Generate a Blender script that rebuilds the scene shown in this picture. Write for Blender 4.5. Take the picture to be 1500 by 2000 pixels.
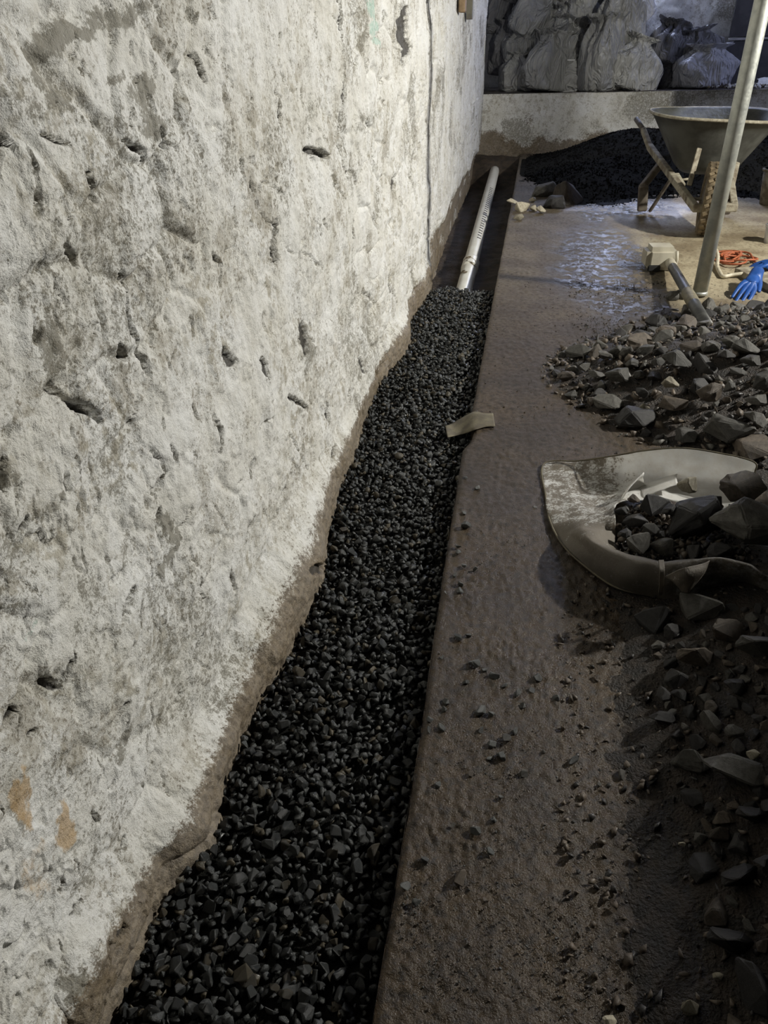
import bpy, bmesh, math, random
import numpy as np
from mathutils import Vector, Matrix, Euler
random.seed(7); rng = np.random.default_rng(7)
SC = bpy.context.scene
for o in list(bpy.data.objects): bpy.data.objects.remove(o)

# ------------------------------------------------------------------ camera
H = 1.25
Cc = np.array([750., 1000.]); Vp = np.array([1055., 66.]); Np = np.array([817., 3100.])
FPX = float(np.sqrt(-np.dot(Vp - Cc, Np - Cc)))
def ray(px, py): return np.array([px - Cc[0], -(py - Cc[1]), -FPX])
_Y = ray(*Vp); _Y /= np.linalg.norm(_Y)
_D = ray(*Np); _D /= np.linalg.norm(_D); _Z = -_D
_X = np.cross(_Y, _Z); RM = np.array([_X, _Y, _Z])
def P(px, py, z=0.):
    d = RM @ ray(px, py); return Vector(np.array([0, 0, H]) + d * ((z - H) / d[2]))
def PX(px, py, x):
    d = RM @ ray(px, py); return Vector(np.array([0, 0, H]) + d * (x / d[0]))
def PY(px, py, y):
    d = RM @ ray(px, py); return Vector(np.array([0, 0, H]) + d * (y / d[1]))
def proj(p):
    c = RM.T @ (np.array(p, dtype=float) - np.array([0, 0, H])); return Cc[0] + FPX * c[0] / -c[2], Cc[1] - FPX * c[1] / -c[2], -c[2]
cam_d = bpy.data.cameras.new('camera'); cam = bpy.data.objects.new('camera', cam_d); SC.collection.objects.link(cam)
M4 = Matrix(RM.tolist()).to_4x4(); M4.translation = Vector((0, 0, H)); cam.matrix_world = M4
cam_d.sensor_fit = 'VERTICAL'; cam_d.sensor_height = 36; cam_d.lens = FPX / 2000 * 36; cam_d.clip_start = .02
SC.camera = cam

# ------------------------------------------------------------------ world, lamps, exposure
SC.view_settings.view_transform = 'Standard'; SC.view_settings.look = 'None'
SC.view_settings.gamma = 1; SC.view_settings.use_curve_mapping = False
SC.view_settings.exposure = 0.0
W = bpy.data.worlds.new('world'); SC.world = W; W.use_nodes = True
W.node_tree.nodes['Background'].inputs[0].default_value = (.75, .8, 1, 1)
W.node_tree.nodes['Background'].inputs[1].default_value = .006
def area(name, loc, target, size, power, col, spread=math.pi):
    l = bpy.data.lights.new(name, 'AREA'); l.shape = 'RECTANGLE'; l.size, l.size_y = size; l.energy = power; l.color = col; l.spread = spread
    o = bpy.data.objects.new(name, l); SC.collection.objects.link(o); o.location = loc
    o.rotation_euler = (Vector(target) - Vector(loc)).to_track_quat('-Z', 'Y').to_euler(); return o
LAMP = Vector((3.9, 3.45, 2.75))
area('work_lamp_light', LAMP, (-.5, 4.3, .6), (.22, .14), 312, (1, .975, .90))
area('window_daylight', (2.2, 11.0, 3.0), (1.2, 5, 0), (1.4, .8), 8, (.55, .62, 1))
area('side_window_daylight', (4.9, 9.6, 2.6), (2.2, 11.0, 1.2), (.6, .8), 30, (.6, .66, 1))
sl_ = bpy.data.lights.new('added_blue_spot', 'SPOT'); sl_.energy = 4200; sl_.color = (.55, .64, 1); sl_.spot_size = math.radians(8.5); sl_.spot_blend = .35; sl_.shadow_soft_size = .05  # narrow blue spot added to brighten the floor beside the wheelbarrow
so_ = bpy.data.objects.new('added_blue_spot', sl_); SC.collection.objects.link(so_); so_.location = (4.9, 9.9, 3.0); so_.rotation_euler = (Vector((.72, 6.45, 0)) - so_.location).to_track_quat('-Z', 'Y').to_euler()

# ------------------------------------------------------------------ helpers
COL = SC.collection
def link(name, mesh, mats, parent=None):
    o = bpy.data.objects.new(name, mesh); COL.objects.link(o)
    for m in (mats if isinstance(mats, (list, tuple)) else [mats]):
        if m and m.name not in [x.name for x in mesh.materials if x]: mesh.materials.append(m)
    if parent: o.parent = parent; o.matrix_parent_inverse = Matrix.Translation(-parent.location) if parent.type == 'EMPTY' else parent.matrix_world.inverted()
    return o
def tag(o, label=None, cat=None, group=None, kind=None):
    if label: o['label'] = label
    if cat: o['category'] = cat
    if group: o['group'] = group
    if kind: o['kind'] = kind
    return o
def empty(name, loc, label, cat, group=None):
    o = bpy.data.objects.new(name, None); COL.objects.link(o); o.location = loc; o.empty_display_size = .05
    return tag(o, label, cat, group)
def mk(verts, faces, smooth=False, name='m'):
    me = bpy.data.meshes.new(name); me.from_pydata([tuple(v) for v in verts], [], faces); me.update()
    if smooth: me.polygons.foreach_set('use_smooth', [True] * len(me.polygons))
    return me
def fast_mesh(V, F, smooth=False):      # F: (n,k) uniform
    me = bpy.data.meshes.new('m'); n, k = F.shape
    me.vertices.add(len(V)); me.vertices.foreach_set('co', np.asarray(V, dtype=np.float32).ravel())
    me.loops.add(n * k); me.loops.foreach_set('vertex_index', F.astype(np.int32).ravel())
    me.polygons.add(n); me.polygons.foreach_set('loop_start', np.arange(0, n * k, k, dtype=np.int32))
    me.update(calc_edges=True)
    if smooth: me.polygons.foreach_set('use_smooth', np.ones(n, dtype=bool))
    return me
def grid_faces(nr, nc, flip=False):
    i = np.arange(nr - 1)[:, None] * nc + np.arange(nc - 1)[None, :]
    f = np.stack([i, i + 1, i + nc + 1, i + nc], -1).reshape(-1, 4)
    return f[:, ::-1] if flip else f
def _hash(ix, iy, iz, s):
    h = (ix * 374761393 + iy * 668265263 + iz * 2147483647 + s * 1274126177) & 0xFFFFFFFF
    h = ((h ^ (h >> 13)) * 1274126177) & 0xFFFFFFFF
    return ((h ^ (h >> 16)) & 0xFFFF) / 65535.0
def vnoise(x, y, z=0, s=0):
    x, y, z = np.broadcast_arrays(np.asarray(x, float), y, z)
    ix, iy, iz = [np.floor(a).astype(np.int64) for a in (x, y, z)]
    fx, fy, fz = x - ix, y - iy, z - iz
    fx, fy, fz = [a * a * a * (a * (a * 6 - 15) + 10) for a in (fx, fy, fz)]
    flat = not np.any(fz)
    def pl(k):
        a = _hash(ix, iy, iz + k, s) * (1 - fx) + _hash(ix + 1, iy, iz + k, s) * fx
        b = _hash(ix, iy + 1, iz + k, s) * (1 - fx) + _hash(ix + 1, iy + 1, iz + k, s) * fx
        return a * (1 - fy) + b * fy
    return pl(0) * 2 - 1 if flat else (pl(0) * (1 - fz) + pl(1) * fz) * 2 - 1
def fbm(x, y, o=4, s=0, g=.5, z=0):
    r = 0; a = 1; t = 0
    for k in range(o):
        r = r + a * vnoise(x * 2 ** k + 17.3 * k, y * 2 ** k - 9.1 * k, z * 2 ** k if np.any(z) else 0, s + k); t += a; a *= g
    return r / t
def sstep(a, b, x):
    t = np.clip((x - a) / (b - a), 0, 1); return t * t * (3 - 2 * t)
def worley(x, y, s=0):
    ix, iy = np.floor(x).astype(np.int64), np.floor(y).astype(np.int64)
    f1 = np.full(x.shape, 9.); f2 = f1.copy(); idv = np.zeros(x.shape)
    for dx in (-1, 0, 1):
        for dy in (-1, 0, 1):
            cx, cy = ix + dx, iy + dy
            d = np.hypot(cx + .1 + .8 * _hash(cx, cy, 3, s) - x, cy + .1 + .8 * _hash(cx, cy, 5, s) - y)
            m = d < f1; f2 = np.where(m, f1, np.minimum(f2, d)); idv = np.where(m, _hash(cx, cy, 7, s), idv); f1 = np.where(m, d, f1)
    return f1, f2, idv
def seg_dist(X, Y, pts):        # distance to polyline + param
    best = np.full(X.shape, 9.); tt = np.zeros(X.shape); n = len(pts) - 1
    for i in range(n):
        ax, ay = pts[i]; bx, by = pts[i + 1]; dx, dy = bx - ax, by - ay; L = dx * dx + dy * dy + 1e-12
        t = np.clip(((X - ax) * dx + (Y - ay) * dy) / L, 0, 1); d = np.hypot(X - ax - t * dx, Y - ay - t * dy)
        m = d < best; best = np.where(m, d, best); tt = np.where(m, (i + t) / n, tt)
    return best, tt
def attr(me, name, arr):
    a = me.color_attributes.new(name, 'FLOAT_COLOR', 'POINT'); n = len(me.vertices)
    b = np.ones((n, 4), dtype=np.float32); b[:, :arr.shape[1]] = arr; a.data.foreach_set('color', b.ravel())
def crv(pts, n):                # Catmull-Rom
    p = [np.array(q, float) for q in pts]; p = [2 * p[0] - p[1]] + p + [2 * p[-1] - p[-2]]; out = []
    for i in range(1, len(p) - 2):
        for k in range(n):
            t = k / n; a, b, c, d = p[i - 1:i + 3]
            out.append(.5 * (2 * b + (c - a) * t + (2 * a - 5 * b + 4 * c - d) * t * t + (3 * b - a - 3 * c + d) * t ** 3))
    out.append(p[-2]); return out
def tube(pts, rad, seg=12, cap=True, flat=1.0):
    pts = [Vector(p) for p in pts]; n = len(pts); rad = rad if isinstance(rad, (list, tuple)) else [rad] * n
    V = []; F = []; up = Vector((0, 0, 1)); prev = None
    for i, p in enumerate(pts):
        t = (pts[min(i + 1, n - 1)] - pts[max(i - 1, 0)]).normalized()
        if prev is None:
            a = up if abs(t.dot(up)) < .9 else Vector((1, 0, 0)); u = t.cross(a).normalized()
        else: u = (prev - t * prev.dot(t)).normalized()
        prev = u; w = t.cross(u)
        for k in range(seg):
            th = 2 * math.pi * k / seg; V.append(p + (u * math.cos(th) + w * math.sin(th) * flat) * rad[i])
    for i in range(n - 1):
        for k in range(seg):
            a, b = i * seg + k, i * seg + (k + 1) % seg; F.append((a, b, b + seg, a + seg))
    if cap: F.append(tuple(range(seg))[::-1]); F.append(tuple((n - 1) * seg + k for k in range(seg)))
    return V, F
def join(*parts):
    V = []; F = []
    for v, f in parts:
        o = len(V); V += list(v); F += [tuple(i + o for i in q) for q in f]
    return V, F
def box(c, s, rot=(0, 0, 0)):
    m = Euler(rot).to_matrix(); c = Vector(c)
    V = [c + m @ Vector((x * s[0] / 2, y * s[1] / 2, z * s[2] / 2)) for x in (-1, 1) for y in (-1, 1) for z in (-1, 1)]
    return V, [(0, 1, 3, 2), (4, 6, 7, 5), (0, 4, 5, 1), (2, 3, 7, 6), (0, 2, 6, 4), (1, 5, 7, 3)]
def beam(a, b, w, h, up=(0, 0, 1)):
    a, b = Vector(a), Vector(b); t = (b - a).normalized(); s = t.cross(Vector(up)).normalized(); u = s.cross(t)
    V = [q + s * (sx * w / 2) + u * (sz * h / 2) for q in (a, b) for sx, sz in ((-1, -1), (1, -1), (1, 1), (-1, 1))]
    return V, [(3, 2, 1, 0), (4, 5, 6, 7), (0, 1, 5, 4), (1, 2, 6, 5), (2, 3, 7, 6), (3, 0, 4, 7)]
def bev(o, w=.004, seg=2):
    m = o.modifiers.new('bevel', 'BEVEL'); m.width = w; m.segments = seg; m.limit_method = 'ANGLE'; m.angle_limit = .6; return o

# ------------------------------------------------------------------ materials
class NT:
    def __init__(s, name):
        s.m = bpy.data.materials.new(name); s.m.use_nodes = True; s.t = s.m.node_tree; s.b = s.t.nodes['Principled BSDF']; s.b.inputs['Specular IOR Level'].default_value = .4
        s.co = s.n('ShaderNodeTexCoord').outputs['Object']
    def n(s, t, **k):
        x = s.t.nodes.new(t)
        for a, b in k.items(): setattr(x, a, b)
        return x
    def l(s, a, b): s.t.links.new(a, b)
    def set(s, sock, v):
        if isinstance(v, bpy.types.NodeSocket): s.l(v, sock)
        elif isinstance(v, (tuple, list)) and len(v) == 3 and sock.type == 'RGBA': sock.default_value = (*v, 1)
        else: sock.default_value = v
    def noise(s, scale, det=4, rough=.55, vec=None, dist=0):
        x = s.n('ShaderNodeTexNoise'); x.inputs['Scale'].default_value = scale; x.inputs['Detail'].default_value = det; x.inputs['Roughness'].default_value = rough; x.inputs['Distortion'].default_value = dist
        s.l(vec or s.co, x.inputs['Vector']); return x.outputs['Fac']
    def vor(s, scale, feat='F1', vec=None):
        x = s.n('ShaderNodeTexVoronoi'); x.feature = feat; x.inputs['Scale'].default_value = scale; s.l(vec or s.co, x.inputs['Vector']); return x.outputs['Distance']
    def ramp(s, f, a, b, lo=0., hi=1.):
        x = s.n('ShaderNodeMapRange'); x.interpolation_type = 'SMOOTHSTEP'; s.set(x.inputs[0], f)
        for i, v in zip((1, 2, 3, 4), (a, b, lo, hi)): x.inputs[i].default_value = v
        return x.outputs[0]
    def math(s, op, a, b=0.):
        x = s.n('ShaderNodeMath', operation=op); s.set(x.inputs[0], a); s.set(x.inputs[1], b); return x.outputs[0]
    def mix(s, f, a, b, mode='MIX'):
        x = s.n('ShaderNodeMix', data_type='RGBA', blend_type=mode); s.set(x.inputs['Factor'], f); s.set(x.inputs['A'], a); s.set(x.inputs['B'], b); return x.outputs['Result']
    def mapped(s, sc, rot=(0, 0, 0)):
        x = s.n('ShaderNodeMapping'); x.inputs['Scale'].default_value = sc; x.inputs['Rotation'].default_value = rot; s.l(s.co, x.inputs[0]); return x.outputs[0]
    def attr(s, name):
        a = s.n('ShaderNodeVertexColor', layer_name=name); x = s.n('ShaderNodeSeparateColor'); s.l(a.outputs[0], x.inputs[0]); return x.outputs
    def bump(s, h, st=.5, dist=.01, prev=None):
        x = s.n('ShaderNodeBump'); x.inputs['Strength'].default_value = st; x.inputs['Distance'].default_value = dist; s.l(h, x.inputs['Height'])
        if prev: s.l(prev, x.inputs['Normal'])
        return x.outputs[0]
    def out(s, col=None, rough=None, nrm=None, metal=None):
        if col is not None: s.set(s.b.inputs['Base Color'], col)
        if rough is not None: s.set(s.b.inputs['Roughness'], rough)
        if nrm is not None: s.l(nrm, s.b.inputs['Normal'])
        if metal is not None: s.set(s.b.inputs['Metallic'], metal)
        return s.m
def simple(name, c1, c2, rough=.6, scale=20, bump=.3, bdist=.004, metal=0., r2=None, det=4, spec=None):
    k = NT(name); f = k.noise(scale, det); g = k.noise(scale * 5, 4)
    col = k.mix(k.ramp(f, .35, .65), c1, c2); r = k.ramp(g, .35, .65, rough, r2 if r2 is not None else rough)
    if spec is not None: k.b.inputs['Specular IOR Level'].default_value = spec
    return k.out(col, r, k.bump(g, bump, bdist), metal)

def m_wall():
    k = NT('limewashed_rubble_wall'); a = k.attr('m1'); b = k.attr('m2')
    base = k.mix(k.ramp(k.noise(5, 5), .3, .7), (.80, .80, .78), (.70, .685, .63))
    base = k.mix(k.math('MULTIPLY', k.ramp(k.noise(26, 6, .72), .50, .62), k.ramp(k.noise(3.1, 3), .42, .62, .1, .9)), base, (.42, .39, .32)); base = k.mix(k.math('MULTIPLY', k.ramp(k.noise(6, 7, .78), .53, .64), .6), base, (.33, .30, .24))
    sp = k.math('MULTIPLY', k.ramp(k.noise(120, 4, .75), .53, .61), k.ramp(k.noise(6, 4, .7), .38, .6, .12, 1))
    base = k.mix(k.math('MULTIPLY', sp, .75), base, (.22, .19, .14))
    nb = k.noise(60, 5, .75); nb2 = k.noise(260, 3, .7)
    def edge(m, amt=.9):      # frayed mask
        return k.ramp(k.math('ADD', m, k.math('MULTIPLY', k.math('SUBTRACT', k.math('ADD', k.math('MULTIPLY', nb, .6), k.math('MULTIPLY', nb2, .4)), .5), amt * 2.2)), .38, .75)
    c = k.mix(k.math('MULTIPLY', edge(a[0], 1.5), .78), base, (.20, .185, .145))
    c = k.mix(k.math('MULTIPLY', edge(b[0], .4), .75), c, (.50, .34, .17))
    c = k.mix(k.math('MULTIPLY', edge(b[1], .6), .75), c, (.30, .50, .42))
    c = k.mix(k.math('MULTIPLY', edge(a[1], 1.1), .88), c, k.mix(k.ramp(nb, .4, .6), (.20, .15, .09), (.11, .08, .048)))
    c = k.mix(k.math('MULTIPLY', edge(a[2], .3), .9), c, (.045, .04, .035))  # near-black colour standing for the shade inside gashes
    n = k.bump(nb, .6, .009); n = k.bump(nb2, .6, .003, n); n = k.bump(k.vor(45), .25, .006, n)
    return k.out(c, k.ramp(a[1], .2, .9, .85, .55), n)
def m_floor():
    k = NT('wet_muddy_concrete'); a = k.attr('m1')   # R wet film, G far pale, B dark mud
    f1 = k.noise(3.2, 5, .6); f2 = k.noise(45, 5, .7); f3 = k.noise(260, 3, .7)
    near = k.mix(k.ramp(f1, .3, .7), (.072, .049, .027), (.040, .027, .016))
    near = k.mix(k.ramp(f2, .45, .68), near, (.026, .020, .016))
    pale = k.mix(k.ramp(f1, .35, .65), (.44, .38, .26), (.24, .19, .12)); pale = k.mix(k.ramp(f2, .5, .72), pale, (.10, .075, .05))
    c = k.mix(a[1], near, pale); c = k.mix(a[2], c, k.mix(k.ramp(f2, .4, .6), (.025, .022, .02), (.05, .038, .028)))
    wetm = k.math('MULTIPLY', a[0], k.ramp(k.noise(15, 8, .85), .44, .53)); c = k.mix(wetm, c, (.04, .035, .03))
    sx = k.n('ShaderNodeSeparateXYZ'); k.l(k.co, sx.inputs[0]); r = k.math('ADD', k.ramp(f2, .3, .7, 0, .22), k.ramp(sx.outputs[1], 1.3, 2.6, .20, .5)); mx = k.n('ShaderNodeMix', data_type='FLOAT'); k.l(wetm, mx.inputs[0]); k.l(r, mx.inputs[2]); mx.inputs[3].default_value = .13
    n = k.bump(k.math('MULTIPLY', f2, k.ramp(wetm, 0, 1, 1, .25)), .5, .006); n = k.bump(k.math('MULTIPLY', f3, k.ramp(wetm, 0, 1, 1, .4)), .9, .003, n)
    k.b.inputs['Specular IOR Level'].default_value = .45
    return k.out(c, mx.outputs[0], n)
def m_rock(name, c1, c2, rough=.45, r2=.65, sc=12, spec=.45):
    k = NT(name); oi = k.n('ShaderNodeObjectInfo'); f = k.noise(sc, 5, .65); g = k.noise(sc * 7, 4, .7)
    c = k.mix(k.ramp(f, .3, .7), c1, c2); c = k.mix(k.ramp(g, .5, .75), c, tuple(x * .45 for x in c1))
    c = k.mix(1, c, k.ramp(oi.outputs['Random'], 0, 1, .6, 1.3), 'MULTIPLY')
    k.b.inputs['Specular IOR Level'].default_value = spec
    return k.out(c, k.ramp(g, .35, .65, rough, r2), k.bump(g, .5, .004))
M = {}
M['wall'] = m_wall(); M['floor'] = m_floor()
M['gravel'] = m_rock('wet_dark_gravel', (.040, .043, .043), (.017, .018, .017), .16, .42, 55, .6)
M['gravel_brown'] = m_rock('wet_brown_gravel', (.075, .062, .040), (.035, .03, .02), .22, .5, 40, .5)
M['bed'] = simple('dark_gravel_bed', (.012, .012, .012), (.02, .02, .018), .9, 60, .8, .01, spec=.05)
M['rock'] = m_rock('dusty_dark_rubble', (.115, .11, .096), (.055, .05, .043))
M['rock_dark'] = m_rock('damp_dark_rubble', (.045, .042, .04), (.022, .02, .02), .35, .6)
M['rock_brown'] = m_rock('earthy_rubble', (.125, .10, .075), (.06, .047, .036))
M['rock_pale'] = m_rock('pale_stone', (.50, .46, .36), (.32, .28, .20), .6, .8)
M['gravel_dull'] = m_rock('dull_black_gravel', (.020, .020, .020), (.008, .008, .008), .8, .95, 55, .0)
M['pebble'] = m_rock('wet_pebble', (.12, .125, .12), (.05, .052, .05), .2, .45, 60, .6)
M['soil'] = simple('dark_damp_soil', (.022, .019, .017), (.045, .034, .026), .6, 30, 1, .012)
M['rear'] = None

# ------------------------------------------------------------------ left wall (carved relief)
base_x = [(.30, -.56), (.436, -.558), (.542, -.558), (.643, -.556), (.72, -.513), (.79, -.517), (.86, -.535), (.98, -.537), (1.1, -.535), (1.208, -.512), (1.40, -.505), (1.56, -.496),
          (1.735, -.53), (2.0, -.567), (2.253, -.563), (2.59, -.592), (3.02, -.597), (3.32, -.535), (3.48, -.53), (3.80, -.59), (4.33, -.55), (4.7, -.575), (4.78, -.60), (5.5, -.63), (7, -.66), (10.4, -.66)]
WX = -.60
NRY, NRZ = 1120, 580
ys = .20 * (10.2 / .20) ** (np.arange(NRY) / (NRY - 1))
zt = np.clip(1.9 * (ys - .319) + .42, .45, 1.45 + .02 * ys); vv = np.linspace(0, 1, NRZ)[None, :]; zt = zt[:, None]      # finer rows low on the wall
Zg = np.where(vv < .05, -.42 + vv / .05 * .32, np.where(vv < .93, -.10 + (vv - .05) / .88 * (zt + .10), zt + (vv - .93) / .07 * (2.5 - zt)))
Yg = np.repeat(ys[:, None], NRZ, 1)
bx = np.interp(Yg, [p[0] for p in base_x], [p[1] for p in base_x])
foot = 1 - sstep(-.01, .13 + .05 * np.sin(Yg * 5), Zg + .05 * fbm(Yg * 5, Zg * 3, 3, 3))
Xg = WX + (bx - WX) * foot
big = fbm(Yg * 2.2, Zg * 2.6, 3, 11); damp_big = 1 - foot * .8
Xg += .022 * big * damp_big
wx, wy = Yg * 5.2 + .35 * fbm(Yg * 6, Zg * 6, 2, 20), Zg * 7 + .35 * fbm(Yg * 6, Zg * 6, 2, 25)
f1, f2, idv = worley(wx, wy, 5)
stone = sstep(0, .22, f2 - f1)
softm = sstep(-.25, .35, fbm(Yg * 1.7, Zg * 1.7, 3, 31))
Xg -= .010 * (1 - stone) * softm; Xg += .010 * (idv - .5) * softm
med = fbm(Yg * 16, Zg * 13, 4, 41); Xg += .007 * med
fl = fbm(Yg * 9 + .5 * med, Zg * 7, 4, 55, .62)
flake = sstep(.10, .135, fl) * .55 + sstep(-.16, -.13, fl) * .45; Xg += .0055 * flake
fine = fbm(Yg * 60, Zg * 55, 3, 61); Xg += .0018 * fine
pn = vnoise(Yg * 38, Zg * 34, 0, 71); pg = sstep(-.1, .4, fbm(Yg * 4, Zg * 4, 2, 75)); pits = sstep(.66, .82, pn) * pg; Xg -= .010 * pits
pits2 = sstep(.6, .8, vnoise(Yg * 90, Zg * 80, 0, 81)) * pg; Xg -= .0035 * pits2
# grime, damp and stain masks; B also paints shade into the gashes
R = sstep(.0, .40, fbm(Yg * 3.2, Zg * 3.0, 4, 91)) * .75 + pits * .5 + (1 - stone) * softm * .28 + .25 * sstep(.1, .5, -fl)
R *= .55 + .25 * sstep(.5, 4, Yg)
G = foot * 1.05 * sstep(-.1, .3, foot + .25 * fbm(Yg * 12, Zg * 12, 3, 95)); B = np.zeros_like(R); OC = np.zeros_like(R); GR = np.zeros_like(R)
G *= sstep(.05, .9, foot + .15 * fbm(Yg * 20, Zg * 20, 3, 96))
def yz(px, py): p = PX(px, py, WX); return (p.y, p.z)
def local(pt):
    q = (WX, *yz(*pt)); a = np.array(proj(q)[:2]); py_ = np.linalg.norm(np.array(proj((q[0], q[1] + .005, q[2]))[:2]) - a) / .005; pz_ = np.linalg.norm(np.array(proj((q[0], q[1], q[2] + .005))[:2]) - a) / .005
    return py_ / pz_, pz_
def near(pts, wpx, reach):
    q = [yz(*p) for p in pts]; fs, pz_ = local(pts[len(pts) // 2]); w = wpx / pz_ * .5; m = reach * w / fs
    i0, i1 = np.searchsorted(ys, [min(a[0] for a in q) - m, max(a[0] for a in q) + m]); sl = slice(i0, i1)
    return sl, Yg[sl] * fs, Zg[sl], [(a[0] * fs, a[1]) for a in q], w
def gash(pts, wpx, depth, dark=.85, jag=1.):
    """a crack: polyline in the wall plane, width in metres from its pixel width"""
    sl, ya, za, q, w = near(pts, wpx * 1.15, 5)
    if sl.stop - sl.start < 1: return
    n = fbm(ya / w * .3, za / w * .3, 4, 101, .6) * .9
    dd, t = seg_dist(ya + n * w * jag, za + vnoise(ya / w * .3, za / w * .3, 0, 7) * w * jag * .6, q)
    m = 1 - sstep(.7, 1.15, dd / (w * (.55 + .45 * np.sin(np.pi * np.clip(t, .05, .95)))))
    Xg[sl] -= m * depth * 1.2; B[sl] = np.maximum(B[sl], m * dark); R[sl] = np.maximum(R[sl], .5 * (1 - sstep(.9, 2.2, dd / w)))  # hollow of the gash is painted dark to stand for shade
def blot(pts, wpx, arr, amt, soft=1.7):
    sl, ya, za, q, w = near(pts, wpx, 4)
    if sl.stop - sl.start < 1: return
    dd, t = seg_dist(ya + w * .9 * fbm(ya / w, za / w, 4, 33), za + w * .9 * fbm(ya / w, za / w, 4, 43), q)
    arr[sl] = np.maximum(arr[sl], (1 - sstep(.2, soft, dd / w)) * amt)
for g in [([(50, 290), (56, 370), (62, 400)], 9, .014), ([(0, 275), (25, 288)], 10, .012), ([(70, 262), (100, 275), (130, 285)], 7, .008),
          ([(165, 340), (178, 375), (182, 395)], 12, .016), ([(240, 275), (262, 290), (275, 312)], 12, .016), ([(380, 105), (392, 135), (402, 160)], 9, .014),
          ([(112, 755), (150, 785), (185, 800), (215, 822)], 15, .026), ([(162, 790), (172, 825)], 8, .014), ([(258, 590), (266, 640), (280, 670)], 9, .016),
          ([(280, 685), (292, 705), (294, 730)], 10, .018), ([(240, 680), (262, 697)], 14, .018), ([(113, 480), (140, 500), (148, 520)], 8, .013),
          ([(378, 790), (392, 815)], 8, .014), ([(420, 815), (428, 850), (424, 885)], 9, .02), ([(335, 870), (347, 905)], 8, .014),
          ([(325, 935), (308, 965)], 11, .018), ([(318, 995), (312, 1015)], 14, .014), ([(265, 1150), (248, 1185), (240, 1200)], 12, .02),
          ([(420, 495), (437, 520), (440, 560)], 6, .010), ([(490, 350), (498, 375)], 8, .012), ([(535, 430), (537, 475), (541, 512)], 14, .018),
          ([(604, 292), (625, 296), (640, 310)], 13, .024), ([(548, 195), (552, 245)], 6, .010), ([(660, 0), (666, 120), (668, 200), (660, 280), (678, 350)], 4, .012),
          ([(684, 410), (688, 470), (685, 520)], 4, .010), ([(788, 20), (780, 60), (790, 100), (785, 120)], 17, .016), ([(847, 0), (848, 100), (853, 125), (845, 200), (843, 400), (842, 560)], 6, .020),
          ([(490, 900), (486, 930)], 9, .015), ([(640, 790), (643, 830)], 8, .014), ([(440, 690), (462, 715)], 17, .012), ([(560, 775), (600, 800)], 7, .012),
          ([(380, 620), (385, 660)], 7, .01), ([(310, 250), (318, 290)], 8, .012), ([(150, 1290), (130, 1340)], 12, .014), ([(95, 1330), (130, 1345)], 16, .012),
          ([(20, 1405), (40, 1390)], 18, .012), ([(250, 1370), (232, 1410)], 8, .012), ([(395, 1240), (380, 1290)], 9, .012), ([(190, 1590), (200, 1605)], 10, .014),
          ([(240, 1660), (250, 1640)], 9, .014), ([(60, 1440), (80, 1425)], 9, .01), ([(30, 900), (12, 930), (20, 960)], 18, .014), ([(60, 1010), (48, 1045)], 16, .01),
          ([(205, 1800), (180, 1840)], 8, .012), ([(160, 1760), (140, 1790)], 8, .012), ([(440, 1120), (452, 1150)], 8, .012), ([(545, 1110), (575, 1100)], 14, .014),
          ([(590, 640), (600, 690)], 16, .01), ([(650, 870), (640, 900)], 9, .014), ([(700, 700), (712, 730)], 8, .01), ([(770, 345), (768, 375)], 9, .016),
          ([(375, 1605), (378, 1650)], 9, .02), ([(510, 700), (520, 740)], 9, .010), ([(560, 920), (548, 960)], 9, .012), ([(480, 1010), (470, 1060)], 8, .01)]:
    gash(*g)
ca, cb = yz(0, 400), yz(820, 700)
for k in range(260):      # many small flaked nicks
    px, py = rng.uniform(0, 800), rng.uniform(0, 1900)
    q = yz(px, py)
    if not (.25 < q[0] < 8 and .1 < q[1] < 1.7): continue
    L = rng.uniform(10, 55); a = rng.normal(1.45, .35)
    gash([(px, py), (px + L * .5 * math.cos(a) + rng.normal(0, 3), py + L * .5 * math.sin(a)), (px + L * math.cos(a), py + L * math.sin(a))], rng.uniform(2.2, 5.5), rng.uniform(.004, .009), rng.uniform(.2, .6), 2.2)
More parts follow.
